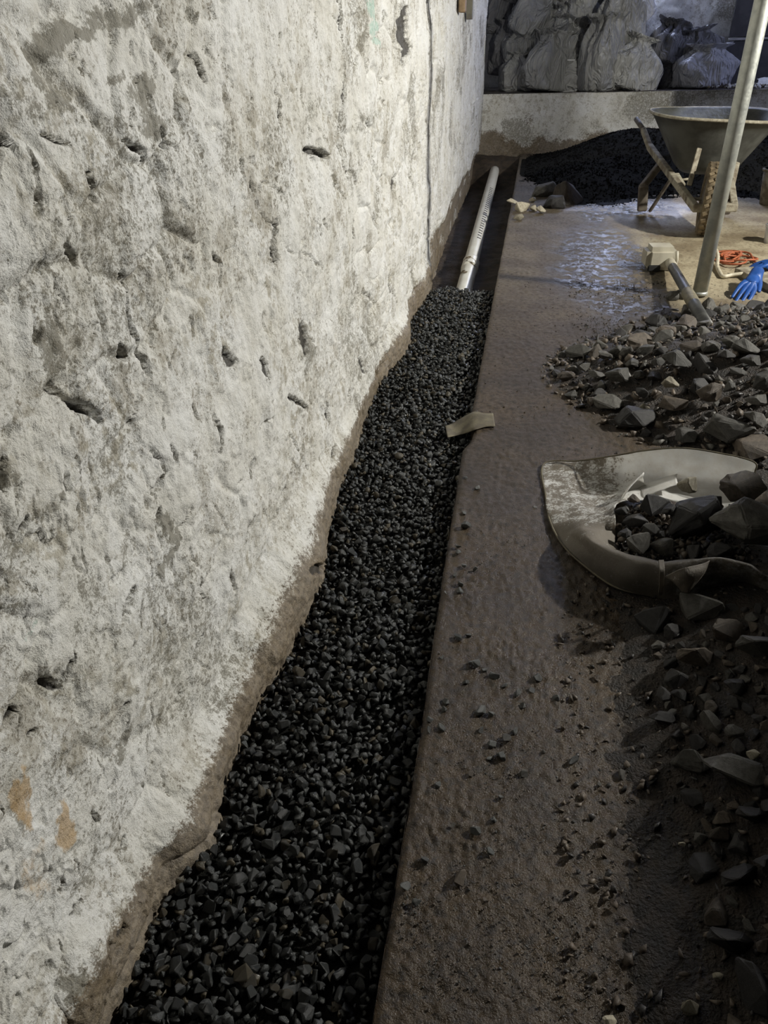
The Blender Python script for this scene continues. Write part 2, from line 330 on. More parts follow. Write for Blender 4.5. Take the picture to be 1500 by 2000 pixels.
for b in [([(65, 120), (110, 60), (170, 65)], 40, R, 1.), ([(80, 150), (110, 200)], 60, R, .75), ([(20, 190), (60, 215)], 60, R, .6), ([(200, 40), (280, 20)], 50, R, .85), ([(215, 160), (240, 150)], 22, R, .9),
          ([(270, 170), (300, 250)], 50, R, .9), ([(105, 640), (115, 740)], 50, R, .9), ([(140, 630), (180, 700)], 70, R, .55), ([(40, 940), (0, 900)], 50, R, .6), ([(60, 1030), (130, 970)], 25, R, .7),
          ([(320, 1020), (345, 1060), (320, 1110)], 35, R, .9), ([(265, 1060), (240, 1130)], 40, R, .6), ([(440, 250), (450, 330)], 40, R, .6), ([(600, 240), (620, 200)], 30, R, .6), ([(320, 470), (330, 560)], 45, R, .45),
          ([(600, 650), (605, 700)], 45, R, .8), ([(240, 1480), (255, 1440)], 35, R, .75), ([(95, 1350), (120, 1320)], 45, R, .6), ([(30, 1420), (50, 1400)], 40, R, .5), ([(110, 1930), (160, 1900)], 45, R, 1.),
          ([(190, 1690), (150, 1750)], 30, R, .6), ([(700, 240), (730, 230)], 40, R, .6), ([(850, 0), (850, 100)], 8, R, .6), ([(420, 1280), (440, 1300)], 50, R, .6), ([(30, 1580), (50, 1600)], 40, R, .7),
          ([(40, 1540), (60, 1600)], 55, OC, .9), ([(140, 1590), (130, 1640)], 48, OC, .9), ([(50, 1700), (90, 1740)], 60, OC, .55), ([(90, 1650), (60, 1690)], 30, OC, .5), ([(0, 960), (30, 940)], 25, OC, .4),
          ([(600, 1050), (640, 1000)], 60, OC, .5), ([(560, 860), (640, 930)], 70, OC, .3), ([(600, 430), (640, 470)], 60, OC, .3),
          ([(722, 0), (726, 50), (733, 85)], 26, GR, .62), ([(60, 1250), (80, 1215)], 14, GR, .5), ([(550, 1110), (570, 1100)], 40, R, .8),
          ([(785, 50), (788, 100)], 18, B, .35), ([(885, 480), (900, 400), (925, 330)], 26, G, .75), ([(900, 460), (912, 380)], 30, B, .5), ([(860, 545), (885, 490)], 35, G, .5), ([(600, 1130), (560, 1220)], 70, G, .75), ([(540, 1290), (520, 1340)], 40, G, .5), ([(420, 1560), (380, 1640)], 75, G, .7), ([(640, 1010), (650, 960)], 40, G, .5), ([(330, 1720), (290, 1800)], 60, G, .6), ([(250, 1900), (230, 1960)], 60, G, .6), ([(795, 680), (810, 640)], 30, G, .5)]:
    blot(*b)
# plaster step: beyond the long vertical crack the face sits back
far_ = sstep(4.6, 5.2, Yg); G = G * (1 - far_ * .55 * sstep(-.3, .4, fbm(Yg * 2, Zg * 9, 4, 131))) + far_ * .6 * (1 - sstep(.0, .30, Zg + .12 * fbm(Yg * 3, Zg * 3, 4, 133))) * sstep(-.2, .3, fbm(Yg * 5, Zg * 5, 3, 135)); stepm = sstep(4.80, 4.86, Yg); Xg -= .035 * stepm * (1 - foot * .3)
nr = np.stack([Xg, Yg, Zg], -1).reshape(-1, 3)
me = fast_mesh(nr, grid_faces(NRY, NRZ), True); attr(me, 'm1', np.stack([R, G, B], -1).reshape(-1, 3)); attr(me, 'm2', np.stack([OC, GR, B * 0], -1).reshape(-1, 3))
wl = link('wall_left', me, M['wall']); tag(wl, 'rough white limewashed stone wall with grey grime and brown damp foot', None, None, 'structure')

# ------------------------------------------------------------------ floor slab
edge_pts = [(.2, -.134), (.493, -.136), (1.0, -.137), (1.47, -.148), (1.88, -.154), (2.2, -.158), (2.29, -.160), (2.36, -.135), (2.44, -.128), (2.52, -.150), (2.7, -.150), (3.94, -.148), (5.5, -.142), (7.07, -.135), (9.3, -.13), (10.3, -.13)]
NFY, NFX = 760, 300
fy = .20 * (10.25 / .20) ** (np.arange(NFY) / (NFY - 1)); u = np.linspace(0, 1, NFX)
Yf = np.repeat(fy[:, None], NFX, 1)
ex = np.interp(Yf, [p[0] for p in edge_pts], [p[1] for p in edge_pts]) + .003 * fbm(Yf * 9, Yf * 0 + 3, 3, 201)
ex = np.repeat(ex[:, :1], NFX, 1)
wid = np.clip(.42 * Yf + .75, 0, 3.6)
Xf = ex + wid * u[None, :]
Zf = .006 * fbm(Xf * 3, Yf * 3, 3, 211) + .0014 * fbm(Xf * 22, Yf * 22, 3, 221) + .0026 * fbm(Xf * 80, Yf * 80, 2, 231)
lump = fbm(Xf * 7, Yf * 7, 3, 241); cr = vnoise(Xf * 120, Yf * 120, 0, 251)
pxf = None
dens = sstep(-.05, .35, lump + .25 * sstep(.15, .35, Xf) - .1); Zf += .004 * dens * np.maximum(cr, 0)
Zf *= sstep(0, .02, u[None, :] * wid) * .8 + .2
Zf -= .006 * (1 - sstep(0, .012, u[None, :] * wid))
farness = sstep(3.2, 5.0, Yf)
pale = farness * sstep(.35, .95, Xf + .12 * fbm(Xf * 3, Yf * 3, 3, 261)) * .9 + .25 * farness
def inreg(cx, cy, rx, ry): return 1 - sstep(.5, 1.2, np.hypot((Xf - cx) / rx, (Yf - cy) / ry) + .35 * fbm(Xf * 4, Yf * 4, 3, 271))
pw = P(1190, 480); wet = np.clip(inreg(.55, 4.9, .38, 1.3) + inreg(.75, 6.9, .55, .75), 0, 1)
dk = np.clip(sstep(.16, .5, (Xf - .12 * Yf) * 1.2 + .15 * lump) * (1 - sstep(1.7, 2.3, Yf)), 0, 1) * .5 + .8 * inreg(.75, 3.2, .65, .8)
mf = fast_mesh(np.stack([Xf, Yf, Zf], -1).reshape(-1, 3), grid_faces(NFY, NFX, True), True)
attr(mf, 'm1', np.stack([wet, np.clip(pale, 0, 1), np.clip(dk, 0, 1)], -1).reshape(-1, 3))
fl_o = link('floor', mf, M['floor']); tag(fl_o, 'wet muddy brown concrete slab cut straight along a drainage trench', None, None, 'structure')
# cut face of the slab, pit bottom
k = 300; yy = np.linspace(.2, 9.35, k); zz = np.linspace(-.36, -.003, 14); Ys, Zs = np.meshgrid(yy, zz, indexing='ij')
Xs = np.interp(Ys, [p[0] for p in edge_pts], [p[1] for p in edge_pts]) + .008 * fbm(Ys * 8, Zs * 12, 3, 281) * sstep(0, -.05, Zs) - .0
ms = fast_mesh(np.stack([Xs, Ys, Zs], -1).reshape(-1, 3), grid_faces(k, 14, True), True)
M['earth'] = simple('damp_brown_earth', (.075, .055, .038), (.035, .027, .02), .7, 14, 1, .012)
tag(link('trim_1', ms, M['earth']), 'rough cut side of the concrete slab along the trench', None, None, 'structure')
Xp, Yp = np.meshgrid(np.linspace(-.9, .0, 60), np.linspace(3.9, 10.3, 200), indexing='ij')
Zp = -.27 + .03 * fbm(Xp * 6, Yp * 6, 3, 291) + .27 * sstep(9.2, 9.9, Yp) * .95
mp = fast_mesh(np.stack([Xp, Yp, Zp], -1).reshape(-1, 3), grid_faces(60, 200, True), True)
tag(link('floor', mp, M['earth']), 'brown earth bottom of the open trench under the pipe', None, None, 'structure')

# ------------------------------------------------------------------ back ledge, back wall, others
def rough_plane(name, o, du, dv, nu, nv, amp, mat, label, sd, dirt=None):
    U, Vv = np.meshgrid(np.linspace(0, 1, nu), np.linspace(0, 1, nv), indexing='ij'); o = np.array(o); du = np.array(du); dv = np.array(dv)
    nrm = np.cross(du, dv); nrm = nrm / np.linalg.norm(nrm); lu, lv = np.linalg.norm(du), np.linalg.norm(dv)
    a, b = U * lu, Vv * lv; h = amp * (fbm(a * 2.5, b * 2.5, 3, sd) + .35 * fbm(a * 14, b * 14, 3, sd + 5) + .12 * fbm(a * 45, b * 45, 2, sd + 9))
    Pn = o + U[..., None] * du + Vv[..., None] * dv + h[..., None] * nrm
    me = fast_mesh(Pn.reshape(-1, 3), grid_faces(nu, nv), True)
    r = sstep(.0, .5, fbm(a * 2, b * 2, 4, sd + 20)) * .7; g = np.zeros_like(r) if dirt is None else dirt(Pn[..., 0], Pn[..., 1], Pn[..., 2], a, b)
    attr(me, 'm1', np.stack([r, g, r * 0], -1).reshape(-1, 3)); attr(me, 'm2', np.zeros((r.size, 3)))
    return tag(link(name, me, mat), label, None, None, 'structure')
LY = 10.1; LZ = .655
rough_plane('wall_back', (-1.2, LY, -.3), (4.6, 0, 0), (0, 0, LZ + .3), 260, 90, .02, M['wall'], 'low whitewashed ledge wall with brown damp foot below the sacks', 301,
            lambda x, y, z, a, b: np.clip((1 - sstep(.12, .30, z + .22 * fbm(a * 3, b * 2, 5, 77, .6))) + .55 * (1 - sstep(.0, .22, np.hypot(x + .05, (z - .38) * 1.2))), 0, 1))
M['ledge'] = simple('dusty_ledge_top', (.13, .115, .10), (.07, .06, .055), .8, 12, .8, .01)
Lm = rough_plane('trim_2', (-1.2, LY - .01, LZ), (4.6, 0, 0), (0, 1.5, 0), 120, 40, .012, M['ledge'], 'dusty flat top of the ledge under the sacks', 321)
rough_plane('wall_back', (-1.2, 11.45, .5), (4.6, 0, 0), (0, 0, 3.2), 200, 120, .03, M['wall'], 'mottled white back wall above the sack pile', 341)
rough_plane('wall_left', (-.63, 10.14, -.3), (-.6, .0, 0), (0, 0, 3.2), 20, 60, .02, M['wall'], 'dark return of the stone wall at the far corner', 351)
rough_plane('wall_left', (-1.15, 11.5, .4), (0, -1.4, 0), (0, 0, 2.6), 20, 60, .02, M['wall'], 'dark recessed side wall beside the sacks', 361)

# ------------------------------------------------------------------ stones library
def hull_mesh(npt, seed, sub=0, flatn=.7, jit=0., bevel=0.):
    r = random.Random(seed); bm = bmesh.new(); sx, sy, sz = 1, r.uniform(.62, .9), r.uniform(flatn * .7, flatn)
    for i in range(npt):
        v = Vector((r.gauss(0, 1), r.gauss(0, 1), r.gauss(0, 1))).normalized() * r.uniform(.82, 1.12); bm.verts.new((v.x * sx * .5, v.y * sy * .5, v.z * sz * .5))
    h = bmesh.ops.convex_hull(bm, input=bm.verts); bmesh.ops.delete(bm, geom=list({g for g in h['geom_interior'] + h['geom_unused'] if isinstance(g, bmesh.types.BMVert)}), context='VERTS')
    bmesh.ops.dissolve_limit(bm, angle_limit=.30, verts=bm.verts, edges=bm.edges)
    if bevel: bmesh.ops.bevel(bm, geom=list(bm.edges), offset=bevel, segments=1, affect='EDGES', clamp_overlap=True)
    bmesh.ops.triangulate(bm, faces=bm.faces)
    if sub:
        bmesh.ops.subdivide_edges(bm, edges=bm.edges, cuts=sub, use_grid_fill=True)
        for v in bm.verts:
            n = math.sin(v.co.x * 17 + seed) * math.cos(v.co.y * 19 + seed * 2) * math.sin(v.co.z * 23 + 1); v.co *= 1 + jit * n + r.uniform(-jit, jit) * .25
    me = bpy.data.meshes.new('stone'); bm.to_mesh(me); bm.free(); return me
GL = [hull_mesh(13, 100 + i, flatn=.8, bevel=.05) for i in range(18)]
RL = [hull_mesh(11 + i % 6, 300 + i, sub=2, flatn=.8, jit=.055, bevel=.03) for i in range(14)]
def arrs(me):
    V = np.empty(len(me.vertices) * 3, dtype=np.float32); me.vertices.foreach_get('co', V); me.calc_loop_triangles()
    F = np.empty(len(me.loop_triangles) * 3, dtype=np.int32); me.loop_triangles.foreach_get('vertices', F); return V.reshape(-1, 3), F.reshape(-1, 3)
GA = [arrs(m) for m in GL]
RA = [arrs(hull_mesh(8 + i % 3, 700 + i, flatn=.5)) for i in range(14)]
def rmats(n):
    q = rng.normal(size=(n, 4)); q /= np.linalg.norm(q, axis=1)[:, None]; w, x, y, z = q.T
    return np.stack([1 - 2 * (y * y + z * z), 2 * (x * y - z * w), 2 * (x * z + y * w), 2 * (x * y + z * w), 1 - 2 * (x * x + z * z), 2 * (y * z - x * w), 2 * (x * z - y * w), 2 * (y * z + x * w), 1 - 2 * (x * x + y * y)], -1).reshape(n, 3, 3)
def stuff_stones(name, pos, size, mats, label, cat, matw=None, lib=GA):
    n = len(pos); Rm = rmats(n); var = rng.integers(0, len(lib), n); Vs = []; Fs = []; Mi = []; off = 0; mi = rng.choice(len(mats), n, p=matw)
    for k in range(len(lib)):
        ids = np.where(var == k)[0]
        if not len(ids): continue
        v, f = lib[k]; vv = np.einsum('nij,vj->nvi', Rm[ids], v) * size[ids][:, None, None] + pos[ids][:, None, :]
        Vs.append(vv.reshape(-1, 3)); Fs.append((f[None] + (np.arange(len(ids)) * len(v))[:, None, None]).reshape(-1, 3) + off); off += len(ids) * len(v); Mi.append(np.repeat(mi[ids], len(f)))
    me = fast_mesh(np.concatenate(Vs), np.concatenate(Fs)); o = link(name, me, mats); me.polygons.foreach_set('material_index', np.concatenate(Mi).astype(np.int32))
    return tag(o, label, cat, None, 'stuff') if cat else o
def put(name, me, loc, size, mat, label=None, cat=None, group=None, rot=None, parent=None, sc=(1, 1, 1)):
    o = bpy.data.objects.new(name, me); COL.objects.link(o); o.location = loc; o.rotation_euler = rot or (random.uniform(0, 6.28), random.uniform(0, 6.28), random.uniform(0, 6.28))
    o.scale = tuple(size * s for s in sc); me.materials.append(None) if not me.materials else None
    o.material_slots[0].link = 'OBJECT'; o.material_slots[0].material = mat
    if parent: o.parent = parent
    return tag(o, label, cat, group)

# ------------------------------------------------------------------ gravel in the trench
def gz(x, y):
    e = sstep(4.42, 4.72, y + .06 * vnoise(x * 9, 3, 0, 401)); return -.058 + .008 * fbm(x * 7, y * 5, 3, 405) + .012 * (1 - sstep(-.16, -.24, x)) * 0 - .19 * e - .02 * (1 - sstep(-.50, -.56, x)) * 0
gx, gy = np.meshgrid(np.linspace(-.72, -.125, 50), np.linspace(.25, 4.85, 320), indexing='ij')
gx = np.interp(gy, [p[0] for p in base_x], [p[1] for p in base_x]) + .004 + (gx + .72) / .595 * (-.14 - np.interp(gy, [p[0] for p in base_x], [p[1] for p in base_x]))
mb = fast_mesh(np.stack([gx, gy, gz(gx, gy) - .012], -1).reshape(-1, 3), grid_faces(50, 320, True), True)
tag(link('gravel_bed', mb, M['bed']), 'dark packed fill beneath the wet gravel in the trench', 'gravel', None, 'stuff')
pos = []; size = []
y = .28
while y < 4.8:
    sp = .0155 + .0007 * y
    xs = np.arange(-.69, -.138, sp); xs = xs + rng.uniform(-.5, .5, len(xs)) * sp; yy = y + rng.uniform(-.5, .5, len(xs)) * sp
    s = np.clip(rng.lognormal(math.log(.0205), .26, len(xs)), .011, .036); z = gz(xs, yy) + rng.uniform(-.006, .006, len(xs)) + (s - .02) * .2
    for a, b, c, d in zip(xs, yy, z, s): pos.append((a, b, c)); size.append(d)
    y += sp
for i in range(1500):
    a, b = rng.uniform(-.66, -.15), rng.uniform(.3, 4.4); s = float(np.clip(rng.lognormal(math.log(.019), .3), .01, .038)); pos.append((a, b, float(gz(np.array(a), np.array(b))) + .011)); size.append(s)
pos = np.array(pos); size = np.array(size); bxs = np.interp(pos[:, 1], [p[0] for p in base_x], [p[1] for p in base_x]); keep = (pos[:, 0] > bxs + .002); pos, size = pos[keep], size[keep]
pp = np.array([proj(p) for p in pos]); inf = (pp[:, 0] > 10) & (pp[:, 0] < 1490) & (pp[:, 1] < 1985) & (pos[:, 0] > bxs[keep] + .012) & (pos[:, 0] < -.155)
score = np.where(inf, size / pp[:, 2] + (pos[:, 2] - gz(pos[:, 0], pos[:, 1])) * .25, -1); order = np.argsort(-score)[:300]; mask = np.zeros(len(pos), bool); mask[order] = True
stuff_stones('trench_gravel', pos[~mask], size[~mask] * 1.2, [M['gravel'], M['gravel_brown']], 'wet black gravel filling the trench between wall and slab', 'gravel', [.88, .12], GA + RA)
for i in order:
    br = rng.random() > .86; t_ = (pos[i][0] + .56) / .42; zn = 'beside the wall foot' if t_ < .3 else 'beside the slab edge' if t_ > .72 else 'mid trench'; ry = 'nearest the camera' if pp[i][1] > 1700 else 'below the trench middle' if pp[i][1] > 1350 else 'in the upper trench'
    lb = f"{'brownish' if br else 'black'} wet gravel stone {zn}, {ry}"
    put('gravel_stone', GL[int(rng.integers(0, 18))], tuple(pos[i]), float(size[i]) * 1.25, M['gravel_brown'] if br else M['gravel'], lb, 'stone', lb.replace('stone', 'stones'))

# ------------------------------------------------------------------ mud crumbs and pebbles on the slab
def scatter(n, fx, smin, smax, mats, w, label, name, cat):
    X = []; S = []
    while len(X) < n:
        px, py = rng.uniform(735, 1500), 2000 - 1450 * rng.random() ** .8; p = P(px, py)
        if p.x < float(np.interp(p.y, [q[0] for q in edge_pts], [q[1] for q in edge_pts])) + .01: continue
        if rng.random() > fx(px, py, p): continue
        s = smin * (smax / smin) ** (rng.random() ** 2); X.append((p.x, p.y, s * .12)); S.append(s)
    return stuff_stones(name, np.array(X), np.array(S), mats, label, cat, w, RA)
def dcr(px, py, p):
    v = float(fbm(np.array(p.x * 5), np.array(p.y * 5), 3, 501)); return max(0., min(1., .12 + 1.6 * v + (.35 if py > 1400 and px > 950 else 0)))
scatter(6500, dcr, .0022, .008, [M['floor'], M['pebble'], M['rock_brown']], [.2, .35, .45], 'fine wet grit and mud crumbs strewn over the slab', 'mud_crumbs', 'grit')
def dmud(px, py, p): return .9 if 1110 < px < 1300 and 500 < py < 665 and float(fbm(np.array(p.x * 6), np.array(p.y * 6), 3, 511)) > -.05 - (px - 1180) * .001 else (.05 if py < 900 else 0)
scatter(2600, dmud, .004, .018, [M['floor'], M['rock_brown'], M['pebble']], [.35, .45, .2], 'granular mud spread on the wet slab before the white tub', 'mud_crumbs', 'grit')
clus = {
 'mid': ('wet dark pebble in the loose cluster halfway along the near slab', 'pebbles in the slab cluster'),
 'edge': ('small dark pebble lying close to the slab edge beside the trench', 'pebbles along the slab edge'),
 'far': ('small grey pebble on the slab edge left of the open bag', 'pebbles left of the open bag')}
peb = [(894,1247,22,'wet dark pebble leading the pair on the slab level with the bag bottom',''),(915,1243,16,'small pebble touching the right side of the leading pair',''),(863,1286,12,'','edge'),(925,1300,28,'','mid'),(965,1325,24,'','mid'),(945,1312,14,'','mid'),(910,1335,16,'','mid'),
 (985,1343,18,'','mid'),(1010,1357,22,'','mid'),(1040,1352,18,'','mid'),(1050,1328,22,'flat grey stone at the upper right end of the pebble cluster',''),(1020,1380,18,'','mid'),(1085,1368,22,'dark stone at the far right end of the pebble cluster',''),(870,1373,22,'','edge'),(868,1388,18,'','edge'),
 (840,1407,18,'','edge'),(840,1430,20,'','edge'),(862,1425,22,'','edge'),(940,1392,30,'broad black pebble casting a long pointed shadow on the slab',''),(960,1396,18,'','mid'),(940,1430,18,'','mid'),(988,1447,26,'roundest pale grey pebble on the middle of the slab',''),
 (1008,1430,20,'','mid'),(962,1457,22,'','mid'),(980,1480,24,'','mid'),(955,1484,14,'','mid'),(1062,1472,14,'tiny greenish pebble alone right of the round pale one',''),(920,1513,18,'reddish brown pebble alone on a smooth patch of slab',''),(855,1535,16,'','edge'),
 (1022,1515,24,'light grey oblong pebble with a bright wet tip',''),(1120,1490,28,'blocky dark pebble sunk in mud right of the cluster',''),(1214,1516,28,'smooth pale grey stone at the edge of the dark rubble shade',''),(978,1560,16,'small black pebble on the bare slab below the oblong one',''),(965,1603,16,'narrow dark chip upright on the slab',''),
 (885,1615,14,'small pale pebble left of the large bluish one',''),(928,1625,28,'large bluish pebble in the lower slab with shadow leftward',''),(958,1667,22,'grey green pebble half sunk in rough mud',''),(830,1682,24,'oval dark pebble near the trench edge in the lower slab',''),(900,1722,40,'biggest brown stone on the lower slab with a broad shadow',''),
 (792,1736,26,'oblong pebble with a white glint beside the trench',''),(815,1765,22,'flat pebble just below the glinting one by the trench',''),(1170,1535,12,'tiny dark pebble left of the smooth pale stone',''),
 (909,1031,22,'','far'),(907,1005,14,'','far'),(932,956,16,'','far'),(893,1069,16,'','far'),(895,1081,14,'','far'),(907,1107,16,'','far'),(928,1115,16,'','far'),(888,1125,16,'','far'),(899,1144,18,'','far'),(899,1157,18,'','far'),(872,1160,14,'','far'),(1045,992,10,'','far'),(909,935,12,'','far')]
for i, (px, py, s, lab, g) in enumerate(peb):
    p = P(px, py); w = s * proj(p)[2] / FPX * 1.05; lab2, gr = (lab, None) if lab else clus[g]
    m = M['rock_brown'] if 'brown' in lab else M['rock'] if 'pale' in lab or 'light grey' in lab else M['pebble']
    put('pebble', GL[i % 18], (p.x, p.y, w * .24), w, m, lab2, 'pebble', gr, rot=(random.uniform(-.4, .4), random.uniform(-.4, .4), random.uniform(0, 6)))

# ------------------------------------------------------------------ rubble mounds
def gauss(x, y, cx, cy, rx, ry, h, a=0.):
    c, s = math.cos(a), math.sin(a); dx, dy = x - cx, y - cy; return h * np.exp(-(((dx * c + dy * s) / rx) ** 2 + ((-dx * s + dy * c) / ry) ** 2))
def hm(x, y):    # middle heap
    return gauss(x, y, 1.15, 3.0, .52, .55, .27) + gauss(x, y, .55, 3.05, .32, .30, .07) + gauss(x, y, 1.1, 3.6, .3, .35, .07) - .022
def hn(x, y):    # near heap at the right, plus an unseen mound added to shade it
    return gauss(x, y, .78, .95, .34, .55, .20) + gauss(x, y, .80, 1.50, .34, .32, .07) + gauss(x, y, .62, .45, .25, .25, .08) + 1.2 * np.exp(-((x - 1.98) / .48) ** 4 - ((y - 1.65) / .98) ** 4) + gauss(x, y, 1.98, 2.42, .35, .17, .45) - .022
def mound(name, fn, x0, x1, y0, y1, label, mat, cat='soil', amp=.012):
    a, b = np.meshgrid(np.linspace(x0, x1, 150), np.linspace(y0, y1, 170), indexing='ij'); z = fn(a, b) + amp * fbm(a * 14, b * 14, 3, 601)
    me = fast_mesh(np.stack([a, b, z], -1).reshape(-1, 3), grid_faces(150, 170, True), True); return tag(link(name, me, mat), label, cat, None, 'stuff')
mound('soil_heap', hm, .05, 2.4, 2.0, 4.7, 'dark crumbly soil under the broken rock heap beyond the bag', M['soil'])
mound('soil_heap', hn, .15, 2.9, -.2, 2.95, 'dark crumbly soil under the near right rubble with an added unseen shading mound', M['soil'])
taken = []
def rockat(px, py, s, asp=.7, z=None, mat='rock', label=None, group=None, ztop=0., rz=None, fn=None, ln=1., name='rubble_rock', k=None):
    z = 0. if z is None else z; p = P(px, py, z)
    if fn:
        for _ in range(3): z = max(0., float(fn(np.array(p.x), np.array(p.y)))); p = P(px, py, z + ztop)
    w = s * proj(p)[2] / FPX * 1.08; taken.append((p.x, p.y, w * .5))
    k = random.randrange(14) if k is None else k
    return put(name, RL[k], (p.x, p.y, p.z + w * .12), w, M[mat], label, 'rock', group, rot=(random.uniform(-.35, .35), random.uniform(-.3, .3), rz if rz is not None else random.uniform(-.5, .5)), sc=(ln, 1., max(.75, asp * 1.25)))
GM = 'broken rocks in the heap beyond the bag'; LM = 'broken grey rock in the heap beyond the open bag'
mid = [(1128,692,52,.45,'rock','flat dark rock at the far left tip of the heap beyond the bag'),(1205,690,40,.9,'rock','pointed slab standing up on the left part of the heap'),(1320,713,58,.8,'rock','large triangular grey rock near the heap middle'),(1350,686,48,.9,'rock_brown','reddish brown upright rock behind the triangular one'),
 (1385,689,42,1.,'rock','pale upright squarish rock on the heap crest'),(1452,690,54,.9,'rock','pyramid shaped rock at the right of the heap crest'),(1308,755,34,1.,'rock_pale','small rock with a lit yellowish tip in the heap centre'),(1383,773,60,.9,'rock_brown','large rounded brown rock in the heap right half'),
 (1424,761,34,.8,'rock',None),(1185,791,60,.6,'rock','long slanting slab at the heap lower left'),(1212,737,58,.7,'rock',None),(1254,770,34,.8,'rock_dark',None),(1314,797,62,.6,'rock_brown',None),(1338,612,36,.8,'rock','pale tipped rock touching the dark tube'),
 (1407,617,40,.9,'rock','rock on the floor right of the dark tube'),(1413,640,36,.6,'rock',None),(1422,852,105,.35,'rock','long flat slab at the near foot of the heap'),(1338,856,46,.8,'rock',None),(1478,823,52,.6,'rock','pale edged block at the right near the long flat slab'),(1482,785,50,.6,'rock','light oblong rock at the right picture edge above the bag'),
 (1488,748,46,.9,'rock',None),(1467,882,80,.6,'rock_brown','big brown boulder just behind the bag at the right'),(1490,622,40,.9,'rock','rock with pink grit apart from the heap at the right edge'),(1330,580,30,1.,'rock',None),(1313,582,26,1.,'rock',None),(1224,692,30,1.,'rock',None),
 (1297,660,46,.9,'rock_brown',None),(1155,786,28,.8,'rock_brown',None),(1470,708,46,.6,'rock',None),(1258,800,22,1.,'rock_pale','small pale upright stone low in the heap'),(1165,735,34,.6,'rock',None),(1140,720,30,.6,'rock',None),(1250,660,36,.8,'rock_dark',None),(1420,700,30,1.,'rock_dark',None),(1440,730,34,.6,'rock',None),(1290,690,30,.8,'rock_dark',None),(1180,700,36,.5,'rock',None),(1120,722,26,.6,'rock',None)]
for px, py, s, a, m, lab in mid:
    rockat(px, py, s, a, mat=m, fn=hm, ztop=.01, label=lab or LM, group=None if lab else GM)
def fill(fn, n, x0, x1, y0, y1, s0, s1, hmin, label, group, mats, dark=0):
    c = 0; t = 0
    while c < n and t < 20000:
        t += 1; x, y = rng.uniform(x0, x1), rng.uniform(y0, y1); z = float(fn(np.array(x), np.array(y)))
        if z < hmin: continue
        px, py, d = proj((x, y, z))
        if not (-30 < px < 1560 and 0 < py < 2040) or (1060 < px and 880 < py < 1185): continue
        s = s0 * (s1 / s0) ** (rng.random() ** 1.6)
        if any((x - a) ** 2 + (y - b) ** 2 < (s * .36 + r * .62) ** 2 for a, b, r in taken): continue
        taken.append((x, y, s * .5)); c += 1
        mm = mats[int(rng.integers(0, len(mats)))]; cw = {'rock': 'grey', 'rock_dark': 'near black', 'rock_brown': 'brown'}[mm]; zw = 'large' if s > .10 else 'medium' if s > .06 else 'small'
        if fn is hm: zn = 'at the left foot' if px < 1210 else 'on the far slope by the pole' if py < 670 else 'at the right edge' if px > 1420 else 'at the near foot' if py > 800 else 'in the middle'; lb = f'{zw} {cw} rock {zn} of heap beyond bag'
        else: zn = 'just below the open bag' if py < 1330 else 'halfway down the right edge' if py < 1600 else 'in the deepest shade' if py < 1800 else 'in the bottom right corner'; lb = f'{zw} {cw} rock {zn} of near rubble'
        put('rubble_rock', RL[int(rng.integers(0, 14))], (x, y, z + s * .12), s, M[mm], lb, 'rock', lb.replace(' rock ', ' rocks '), rot=(rng.uniform(-.6, .6), rng.uniform(-.6, .6), rng.uniform(0, 6.3)))
    return c
fill(hm, 140, .1, 2.2, 2.3, 4.4, .04, .17, .0, LM, GM, ['rock', 'rock', 'rock_dark', 'rock_brown'])
def grit(fn, n, x0, x1, y0, y1, s0, s1, mats, label, name, hmin=.0):
    X = rng.uniform(x0, x1, n); Yv = rng.uniform(y0, y1, n); Z = fn(X, Yv); kk = Z > hmin; X, Yv, Z = X[kk], Yv[kk], Z[kk]; S = s0 * (s1 / s0) ** (rng.random(len(X)) ** 2)
    return stuff_stones(name, np.stack([X, Yv, np.maximum(Z, 0) + S * .15], -1), S, mats, label, 'grit', None, RA)
grit(hm, 9500, .05, 2.3, 2.2, 4.5, .008, .06, [M['rock'], M['rock_dark'], M['rock_dark'], M['rock_dark'], M['rock_brown']], 'small broken chips between the rocks of the heap beyond the bag', 'rubble_chips', -.006)
# near right rubble
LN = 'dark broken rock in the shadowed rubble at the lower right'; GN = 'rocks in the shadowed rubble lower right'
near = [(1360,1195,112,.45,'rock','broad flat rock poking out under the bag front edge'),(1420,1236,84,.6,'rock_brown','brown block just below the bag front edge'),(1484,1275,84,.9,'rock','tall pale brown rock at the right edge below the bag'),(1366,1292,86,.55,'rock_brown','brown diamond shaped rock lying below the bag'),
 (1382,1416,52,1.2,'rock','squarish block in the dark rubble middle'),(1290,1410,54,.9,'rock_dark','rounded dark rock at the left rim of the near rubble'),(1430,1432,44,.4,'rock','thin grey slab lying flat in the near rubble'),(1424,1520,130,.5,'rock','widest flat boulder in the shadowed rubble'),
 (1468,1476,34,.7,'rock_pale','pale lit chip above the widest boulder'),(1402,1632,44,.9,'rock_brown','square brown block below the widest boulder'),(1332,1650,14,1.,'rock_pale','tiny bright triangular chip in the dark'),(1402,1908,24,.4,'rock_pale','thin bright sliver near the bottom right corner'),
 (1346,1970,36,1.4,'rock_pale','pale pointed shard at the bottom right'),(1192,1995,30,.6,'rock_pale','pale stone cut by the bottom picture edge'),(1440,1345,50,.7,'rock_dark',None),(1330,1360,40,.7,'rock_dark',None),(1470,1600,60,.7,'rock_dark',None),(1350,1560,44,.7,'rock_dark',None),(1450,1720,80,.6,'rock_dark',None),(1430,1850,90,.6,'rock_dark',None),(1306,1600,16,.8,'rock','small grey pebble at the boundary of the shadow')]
for px, py, s, a, m, lab in near:
    rockat(px, py, s, a, mat=m, fn=hn, ztop=.008, label=lab or LN, group=None if lab else GN)
